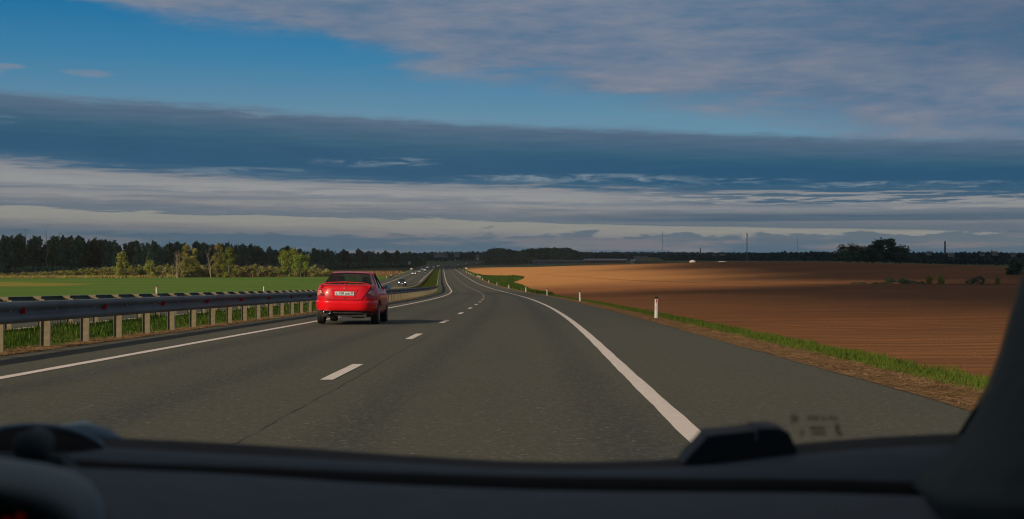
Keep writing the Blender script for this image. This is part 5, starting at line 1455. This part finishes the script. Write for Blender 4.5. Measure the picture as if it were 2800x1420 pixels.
def house(px, d, w, dep, h, roof_h, mw, mr, label, name='house', nwin=3, rz=0.0, lift=0.0, cat='house', group=None):
    x, y, z = on_dist(px, d)
    t = empty(name, (x, y, z + lift), rz, label, cat, group)
    m_ = MB(); m_.box((0, 0, h / 2 - 1), (w, dep, h + 2)); wl = m_.build('wall', mw, t)
    m_ = MB(); e = .5
    A = [(-w / 2 - e, -dep / 2 - e, h), (w / 2 + e, -dep / 2 - e, h), (w / 2 + e, dep / 2 + e, h), (-w / 2 - e, dep / 2 + e, h)]; r1, r2 = (-w / 2 - e, 0, h + roof_h), (w / 2 + e, 0, h + roof_h)
    m_.poly([A[0], A[1], r2, r1]); m_.poly([A[2], A[3], r1, r2]); m_.poly([A[1], A[2], r2]); m_.poly([A[3], A[0], r1]); m_.poly(A[::-1]); m_.build('roof', mr, t)
    for k in range(nwin):
        m_ = MB(); m_.box((-w / 2 + w * (k + .5) / nwin, -dep / 2 - .02, h * .55), (min(1.6, w / nwin * .4), .12, h * .3)); m_.build('window', M_wing, t)
    return t
house(1655, 1600, 50, 14, 2.8, 2.0, M_roof_r, M_roof_l, 'long low farm shed with a pale sheet roof and reddish walls', 'farm_shed', 8, cat='shed')
house(1570, 1620, 100, 12, 2.0, 1.4, M_roof, M_roof, 'long dark low shed left of the pale-roofed one', 'farm_shed', 10, cat='shed')
house(1752, 1560, 16, 10, 3.5, 5.0, M_roof, M_roof, 'dark steep-roofed barn left of the earth mound', 'barn', 2, cat='barn')
house(1731, 1540, 5, 5, 3.0, 2.0, M_wall_w, M_roof_l, 'small white hut beside the dark barn', 'hut', 1, cat='hut')
for i, (px, d, w, h) in enumerate(((1192, 2480, 7, 3), (1205, 2480, 12, 3.5), (1217, 2480, 9, 3.5), (1249, 2480, 10, 3), (1306, 2680, 7, 4), (1083, 2480, 9, 3))):
    house(px, d, w, 8, h, 1.6, M_wall_d, M_roof, ['tiny pale block leftmost in the far hill town', 'tall pale block in the far hill town above the road', 'widest pale block of the far hill town', 'small pale block at the right end of the far hill town', 'tiny pale house at the foot of the distant hill', 'tiny pale house at the far left of the distant hill'][i], 'town_house', 4, lift=10 + (i % 2) if i < 4 else 7, group='houses of the far town')
for i, (px, d, w, mr) in enumerate(((1953, 2330, 8, M_roof), (1975, 2330, 12, M_roof), (2540, 2040, 10, M_roof_l), (2600, 2040, 14, M_roof_l), (2685, 2040, 9, M_roof_r), (2720, 2040, 12, M_roof_l), (2770, 2040, 9, M_roof))):
    house(px, d, w * .6, 6, 2.6, 2, M_wall_d, mr, ['small pale house right of the short chimney', 'longer pale house right of the short chimney', 'pale house in the trees just left of the factory chimney', 'pale house in the trees just right of the factory chimney', 'red-roofed house among the trees at the right', 'pale-roofed house right of the red-roofed one', 'dark-roofed house at the far right among trees'][i], 'village_house', 3, lift=6 + (i % 3), group='houses among the right-hand trees')
# dome tent and mounds on the field crest
x, y, z = on_dist(1894, 980)
zt_ = CAM_H - (717.5 - 695) / FPX * y
t = empty('dome_greenhouse', (x, y, zt_ - .6), 0, 'white dome-shaped greenhouse just behind the field crest', 'greenhouse')
m_ = MB(); rr_ = 2.7; m_.grid([[(math.cos(a) * rr_ * 1.0 * math.cos(e), math.sin(a) * rr_ * math.cos(e), math.sin(e) * rr_ * .85) for a in [2 * math.pi * k / 20 for k in range(20)]] for e in [R(90) * q / 6 for q in range(6)]] + [[(0, 0, rr_ * .85)] * 20], closed=True)
m_.build('cover', M_wall_w, t, smooth=True)
m_ = MB()
for k in range(5):
    a = R(180) * k / 5; m_.tube([(math.cos(a) * rr_ * 1.01 * math.cos(e), math.sin(a) * rr_ * 1.01 * math.cos(e), math.sin(e) * rr_ * .86) for e in [R(180) * q / 14 for q in range(15)]], .05, 4)
m_.build('ribs', M_roof_r, t)
m_ = MB(); m_.box((0, .4, -1.5), (5.2, 5.0, 3.2)); m_.build('base_wall', M_conc, t)
x, y, z = on_dist(1778, 1420)
M_straw_m = mat('straw_heap', (0.22, 0.19, 0.09), (0.15, 0.13, 0.07), scale=.3, rough=.95)
m_ = MB(); zz0 = CAM_H - (714 - 695) / FPX * y
rows = [[(math.cos(2 * math.pi * k / 22) * 15 * q * (1 + .08 * math.sin(3 * k)), math.sin(2 * math.pi * k / 22) * 7 * q, zq * (1 + .12 * math.sin(k * 1.7))) for k in range(22)] for q, zq in ((1.05, -5), (1.0, 0), (.8, 1.8), (.55, 2.9), (.25, 3.4), (.02, 3.5))]
m_.grid(rows, closed=True); o = m_.build('earth_mound', M_straw_m, None, smooth=True, loc=(x, y, zz0)); tag(o, 'long tan earth mound behind the field crest, right of the barn', 'mound')
for px, w_, lab in ((1975, 30, 'low pale heap on the field crest right of the dome'),):
    x, y, z = on_dist(px, 980); zz0 = CAM_H - (718 - 695) / FPX * y; m_ = MB()
    m_.grid([[(math.cos(2 * math.pi * k / 14) * 4.5 * q, math.sin(2 * math.pi * k / 14) * 2 * q, zq + .1 * math.sin(k * 2)) for k in range(14)] for q, zq in ((1.1, -4), (1.0, 0), (.6, .6), (.05, .9))], closed=True)
    tag(m_.build('gravel_heap', M_conc, None, loc=(x, y, zz0)), lab, 'heap')

# ------------------------------------------------------------------ clouds overhead and behind, outside the view, throwing their shade on the land
def cloud_mat(lo=.42, hi=.97):
    m = bpy.data.materials.new('cloud_vapour'); m.use_nodes = True
    t = m.node_tree; t.nodes.clear(); N = NT(t)
    out = N.n('ShaderNodeOutputMaterial'); d = N.n('ShaderNodeBsdfDiffuse'); tr = N.n('ShaderNodeBsdfTransparent'); mx = N.n('ShaderNodeMixShader')
    tl = N.n('ShaderNodeBsdfTranslucent'); m2 = N.n('ShaderNodeMixShader'); m2.inputs[0].default_value = .5
    d.inputs[0].default_value = (.8, .8, .82, 1); tl.inputs[0].default_value = (.8, .8, .82, 1)
    tcn = N.n('ShaderNodeTexCoord'); nz = N.noise(tcn.outputs['Object'], .02, 4, .6)
    N.link(N.smooth(nz, .30, .52, lo, hi), mx.inputs[0])
    N.link(d.outputs[0], m2.inputs[1]); N.link(tl.outputs[0], m2.inputs[2])
    N.link(tr.outputs[0], mx.inputs[1]); N.link(m2.outputs[0], mx.inputs[2]); N.link(mx.outputs[0], out.inputs[0])
    return m
M_cloud = cloud_mat(.70, .98); M_cloud_thin = cloud_mat(.82, .97)
CH = 1500.0
def cloud(poly, label, th=45, ragged=14, seed=0, m=None):
    """poly: outline of the wanted shade on the land; the cloud hangs CH higher, towards the sun"""
    r = random.Random(seed); k = 1 / math.tan(SUN_EL) * CH; ox, oy = math.sin(SUN_AZ) * k, math.cos(SUN_AZ) * k
    pts = []
    for i in range(len(poly)):
        a, b = Vector(poly[i]), Vector(poly[(i + 1) % len(poly)]); n = max(2, int((b - a).length / 25))
        n = min(n, 60)
        for j in range(n): pts.append(a.lerp(b, j / n) + Vector((r.uniform(-1, 1), r.uniform(-1, 1))) * ragged)
    c = sum(pts, Vector((0, 0))) / len(pts)
    rows = []
    for q, z in ((.02, -th * .3), (.6, -th * .35), (.9, -th * .25), (1.0, 0), (.93, th * .6), (.6, th), (.02, th * 1.1)):
        rows.append([((p.x - c.x) * q, (p.y - c.y) * q, z + r.uniform(-.15, .15) * th) for p in pts])
    mb = MB(); mb.grid(rows, closed=True)
    o = mb.build('cloud', m or M_cloud, None, smooth=True, loc=(c.x + ox, c.y + oy, CH))
    return tag(o, label, 'cloud')
cloud([(16, 62), (200, 70), (420, 90), (420, 265), (260, 262), (120, 258), (40, 222), (4, 185), (0, 120)], 'long cloud whose shade lies across the near brown field', seed=1, ragged=9)
cloud([(72, 250), (420, 255), (460, 900), (200, 950), (66, 760), (48, 520), (45, 350)], 'broad cloud whose shade lies on the field crest', seed=2, ragged=24, m=M_cloud_thin)
cloud([(-900, 440), (-215, 452), (-178, 485), (-150, 535), (-112, 600), (-118, 700), (-118, 900), (-75, 1110), (200, 1120), (500, 1020), (900, 1000), (5000, 2000), (5000, 9000), (-5000, 9000), (-5000, 1500), (-1500, 440)], 'vast cloud sheet shading the wood and all the far land', seed=3, ragged=12, th=80)

# ------------------------------------------------------------------ the cabin round the viewer
M_pad = mat('dash_pad', (0.068, 0.100, 0.138), (0.058, 0.088, 0.122), scale=30, rough=0.75, bump=0.15, bscale=400, bdist=.001)
M_padblk = mat('dash_black', (0.015, 0.016, 0.018), rough=0.85)
M_trimc = mat('pillar_cloth', (0.060, 0.088, 0.098), (0.046, 0.070, 0.080), scale=20, rough=0.95)
M_rimb = mat('pod_plastic', (0.010, 0.011, 0.013), rough=0.9, spec=.1)
M_cowl = mat('instrument_cowl', (0.20, 0.30, 0.36), (0.17, 0.26, 0.32), rough=0.7, scale=10)
def pw(px, py, d): return Vector(((px - 1400) / FPX * d, d, CAM_H - (py - 695) / FPX * d))
cabin = empty('car_cabin', (0, 0, 0), 0, 'dark interior of the car the picture is taken from, dashboard below the road', 'car')
PX = np.linspace(-500, 3300, 77)
def curve(pts): 
    f = pchip([p[0] for p in pts], [p[1] for p in pts]); return f
c_top = curve([(-500, 1150), (-100, 1180), (300, 1197), (700, 1217), (1100, 1245), (1500, 1263), (1850, 1254), (2180, 1214), (2400, 1196), (2650, 1184), (3300, 1160)])
c_b1 = curve([(-500, 1180), (-100, 1205), (300, 1221), (700, 1243), (1000, 1258), (1500, 1282), (1850, 1275), (2180, 1240), (2400, 1222), (2650, 1210), (3300, 1190)])
c_b2 = curve([(-500, 1215), (-100, 1235), (280, 1262), (600, 1274), (1000, 1290), (1500, 1305), (1850, 1308), (2180, 1310), (2500, 1318), (2800, 1330), (3300, 1350)])
c_g2 = curve([(-500, 1260), (-100, 1270), (280, 1286), (600, 1300), (1000, 1325), (1500, 1345), (1850, 1350), (2180, 1352), (2500, 1360), (2800, 1370), (3300, 1390)])
rows, mats_rows = [], []
def drow(cf, d, dz=0.0, dy=0): rows.append([tuple(pw(px, float(cf(px)) + dy, d) + Vector((0, 0, dz))) for px in PX])
drow(c_top, 1.10, -.12); drow(c_top, 1.02, 0); drow(c_top, 1.00, 0, 3); drow(c_b1, .97, 0); drow(c_b1, .95, 0, 4); drow(c_b2, .86, 0); drow(c_b2, .855, -.006, 3); drow(c_b2, .85, -.02, 10); drow(c_g2, .80, -.02, 0); drow(c_g2, .79, 0, -3); drow(c_g2, .78, 0, 3)
def pad_row(d, py): rows.append([tuple(pw(px, float(c_g2(px)) + py, d)) for px in PX])
pad_row(.72, 60); pad_row(.62, 170); pad_row(.50, 420); pad_row(.45, 900); pad_row(.47, 1900)
mb = MB(); mb.grid(rows, flip=True, mfun=lambda i, j: 1 if (i < 4 or 5 <= i <= 8) else 0)
dash = mb.build('dashboard', [M_pad, M_padblk], cabin, smooth=True)
# lower diagonal seam of the pad
sm_ = MB(); A_ = [(280, 1262), (1000, 1290)]
# windscreen pillar with its trim
pe = [(3060, 300), (2950, 480), (2870, 620), (2800, 745), (2770, 850), (2740, 960), (2705, 1055), (2673, 1112), (2627, 1186), (2576, 1240), (2520, 1290), (2487, 1325)]
rows = []
for i, (px, py) in enumerate(pe):
    t_ = i / (len(pe) - 1); r = []
    wd = 420 + 330 * t_
    for a in np.linspace(0, 1, 9):
        d = .92 - .30 * math.sin(a * math.pi / 2) ** .9; r.append(tuple(pw(px - 8 + (18 if a == 0 else 0) + wd * (1 - math.cos(a * math.pi / 2)) * (1 if a else 0), py + 40 * a * t_, d)))
    r.insert(0, tuple(pw(px + 60, py, 1.02)))
    rows.append(r)
px, py = 2540, 1420
for (px, py, w_) in ((2537, 1372, 700), (2576, 1425, 700), (2640, 1520, 700), (2800, 1700, 600)):
    r = [tuple(pw(px + 60, py, .95))]
    for a in np.linspace(0, 1, 9): r.append(tuple(pw(px + w_ * (1 - math.cos(a * math.pi / 2)), py + 30 * a, .80 - .25 * math.sin(a * math.pi / 2) ** .9)))
    rows.append(r)
mb = MB(); mb.grid(rows); pil = mb.build('windscreen_pillar', M_trimc, cabin, smooth=True)
# black ceramic edge between glass and pillar
rows = [[tuple(pw(px + e, py, 1.0)) for e in (-7, 60)] for px, py in pe]
mb = MB(); mb.grid(rows); mb.build('glass_edge_seal', M_padblk, pil)
# round cowl and knob at the left
mb = MB(); c0 = pw(95, 1262, .95); n = 36
rows = []
for q in np.linspace(0, 1, 9):
    a = q * math.pi / 2
    rows.append([(c0.x + math.cos(t_) * .0555 * math.cos(a) ** .5, c0.y - .09 * math.sin(a), c0.z + math.sin(t_) * .0245 * math.cos(a) ** .5) for t_ in [2 * math.pi * k / n for k in range(n)]])
mb.grid(rows, closed=True); mb.build('speaker_pod', M_rimb, cabin, smooth=True)
mb = MB(); mb.tube([(c0.x + math.cos(t_) * .0545, c0.y - .004, c0.z + math.sin(t_) * .0255) for t_ in [math.pi * (k / 30) * 1.1 - .1 for k in range(31)]], .0022, 6); mb.build('pod_rim', M_cowl, cabin, smooth=True)
mb = MB(); c1 = pw(76, 1222, .80); mb.tube([c1 + Vector((0, .02, 0)), c1, c1 + Vector((0, -.006, 0))], [.0095, .0095, .006], 20); k_ = mb.build('knob', M_trimc, cabin, smooth=True)
mb = MB(); mb.box(tuple(c1 + Vector((.004, .01, -.012))), (.045, .02, .012), taper=.6); mb.build('knob_base', M_trimc, cabin)
# ridge beside the pod
mb = MB(); a_, b_ = pw(230, 1170, 1.02), pw(350, 1205, 1.02); mb.tube([a_ + Vector((-.02, 0, -.006)), a_ + Vector((0, 0, -.004)), a_.lerp(b_, .5) + Vector((0, 0, -.004)), b_ + Vector((0, 0, -.006))], [.008, .009, .008, .004], 10); mb.build('defroster_vent', M_cowl, cabin, smooth=True)
# instrument cowl, lower left, with its warning lamp glowing inside
ce = [(-260, 1215), (-120, 1228), (0, 1250), (120, 1268), (200, 1290), (245, 1318), (272, 1360), (282, 1420), (286, 1520), (286, 1700)]
rows = []
for px, py in ce: rows.append([tuple(pw(px + 4, py + 4, .66)), tuple(pw(px, py, .64)), tuple(pw(px - 6, py + 8, .60)), tuple(pw(px - 50, py + 60, .56)), tuple(pw(px - 95, py + 105, .555)), tuple(pw(px - 110, py + 125, .57))])
mb = MB(); mb.grid(rows, flip=True); mb.build('instrument_cowl', M_cowl, cabin, smooth=True)
mb = MB(); mb.poly([tuple(pw(-400, 1220, .60)), tuple(pw(190, 1300, .60)), tuple(pw(260, 1400, .60)), tuple(pw(260, 1800, .60)), tuple(pw(-400, 1800, .60))][::-1]); mb.build('instrument_face', M_padblk, cabin)
M_warn = mat('warning_lamp', (0.06, .005, .004), rough=.6, emit=(1, .04, .02), estr=0.03)
mb = MB(); c2 = pw(58, 1412, .595); mb.tube([c2, c2 + Vector((0, -.003, 0))], .0016, 10); mb.build('warning_lamp', M_warn, cabin)
mb = MB(); c2 = pw(20, 1425, .595); mb.tube([c2, c2 + Vector((0, -.003, 0))], .0016, 10); mb.build('warning_lamp', M_warn, cabin)
# roof, doors, back of the cabin: dark shell that keeps the light out
mb = MB(); mb.box((-.35, -.35, 1.37), (1.5, 1.5, .04)); mb.build('roof_lining', M_padblk, cabin)
mb = MB(); mb.box((-.35, -1.12, .85), (1.5, .04, 1.1)); mb.build('rear_wall', M_padblk, cabin)
for s, xx in (('door', -1.09), ('door', .42)):
    mb = MB(); mb.box((xx, -.16 if xx < 0 else -.30, .85), (.04, 1.9 if xx < 0 else 1.6, 1.1)); mb.build('door', M_padblk, cabin)
mb = MB(); mb.box((-.35, -.1, .30), (1.5, 1.9, .04)); mb.build('cabin_floor', M_padblk, cabin)
mb = MB(); mb.box((-.35, 1.18, .42), (1.75, .10, .60)); mb.build('bulkhead', M_padblk, cabin)
# windscreen glass
M_ws = bpy.data.materials.new('windscreen_glass'); M_ws.use_nodes = True
_t = M_ws.node_tree; _t.nodes.clear(); _N = NT(_t)
_o = _N.n('ShaderNodeOutputMaterial'); _tr = _N.n('ShaderNodeBsdfTransparent'); _g = _N.n('ShaderNodeBsdfGlossy'); _m = _N.n('ShaderNodeMixShader')
_tr.inputs[0].default_value = (.95, .97, .97, 1); _g.inputs['Roughness'].default_value = .02; _m.inputs[0].default_value = .04
_N.link(_tr.outputs[0], _m.inputs[1]); _N.link(_g.outputs[0], _m.inputs[2]); _N.link(_m.outputs[0], _o.inputs[0])
mb = MB(); mb.grid([[(-1.1 + 1.9 * q, 1.13 - .10 * (2 * q - 1) ** 2, .90) for q in np.linspace(0, 1, 12)], [(-1.0 + 1.7 * q, .40 - .05 * (2 * q - 1) ** 2, 1.36) for q in np.linspace(0, 1, 12)]])
ws = mb.build('windscreen', M_ws, cabin, smooth=True)
def ws_y(z): return 1.13 - (z - .90) / .46 * .73 - .02
# smudged inspection sticker seen from behind, on the glass
M_smudge = bpy.data.materials.new('sticker_print'); M_smudge.use_nodes = True
_t = M_smudge.node_tree; _t.nodes.clear(); _N = NT(_t)
_o = _N.n('ShaderNodeOutputMaterial'); _tr = _N.n('ShaderNodeBsdfTransparent'); _g = _N.n('ShaderNodeBsdfDiffuse'); _m = _N.n('ShaderNodeMixShader'); _g.inputs[0].default_value = (.03, .03, .03, 1); _m.inputs[0].default_value = .75
_N.link(_tr.outputs[0], _m.inputs[1]); _N.link(_g.outputs[0], _m.inputs[2]); _N.link(_m.outputs[0], _o.inputs[0])
mb = MB()
for px, py, w_, h_ in ((2173, 1146, 22, 22), (2215, 1144, 16, 12), (2232, 1144, 18, 12), (2253, 1145, 14, 10), (2272, 1144, 14, 12), (2286, 1146, 9, 14), (2236, 1172, 40, 12), (2238, 1186, 44, 8), (2193, 1184, 12, 16), (2290, 1170, 14, 20), (2296, 1186, 16, 14)):
    z = CAM_H; d = .95
    for _ in range(6):
        z = CAM_H - (py - 695) / FPX * d; d = ws_y(z)
    a = pw(px - w_ / 2, py + h_ / 2, d - .004); b = pw(px + w_ / 2, py - h_ / 2, d - .004)
    mb.poly([(a.x, a.y, a.z), (b.x, a.y, a.z), (b.x, b.y, b.z), (a.x, b.y, b.z)])
mb.build('sticker_print', M_smudge, ws)
# small device lying on the dashboard
dev = empty('dash_device', tuple(pw(2020, 1225, .96)), 0, 'small black wedge-shaped box lying on the dashboard below the right lane line', 'device')
o0 = dev.location.copy()
M_dev = mat('device_case', (0.028, 0.042, 0.052), rough=0.6)
prof = [(1868, 1270), (1888, 1244), (1922, 1208), (1935, 1192), (2060, 1179), (2072, 1172), (2130, 1172), (2158, 1184), (2178, 1226), (2182, 1262)]
mb = MB()
fr_ = [pw(px, py, .955) - o0 for px, py in prof]; bk = [p + Vector((0, .03, .001)) for p in fr_]
mb.grid([fr_, bk], closed=True, flip=True); mb.poly(fr_[::-1]); mb.poly(bk)
for p in (fr_[0], fr_[-1]): pass
mb.build('case', M_dev, dev)
mb = MB(); q = pw(2068, 1190, .953) - o0; mb.box(tuple(q), (.0012, .002, .0075)); mb.build('case_seam', M_cowl, dev)

# thin evening haze over the land
hz = MB(); hz.box((0, 2380, 20), (9000, 4960, 160)); haze = hz.build('haze', M_padblk); haze.data.materials.clear()
M_haze = bpy.data.materials.new('haze_air'); M_haze.use_nodes = True
_t = M_haze.node_tree; _t.nodes.clear(); _N = NT(_t); _o = _N.n('ShaderNodeOutputMaterial'); _v = _N.n('ShaderNodeVolumePrincipled')
_v.inputs['Color'].default_value = (.80, .88, .95, 1); _v.inputs['Density'].default_value = 0.00007; _v.inputs['Anisotropy'].default_value = .2
_N.link(_v.outputs[0], _o.inputs['Volume']); haze.data.materials.append(M_haze); tag(haze, kind='stuff')
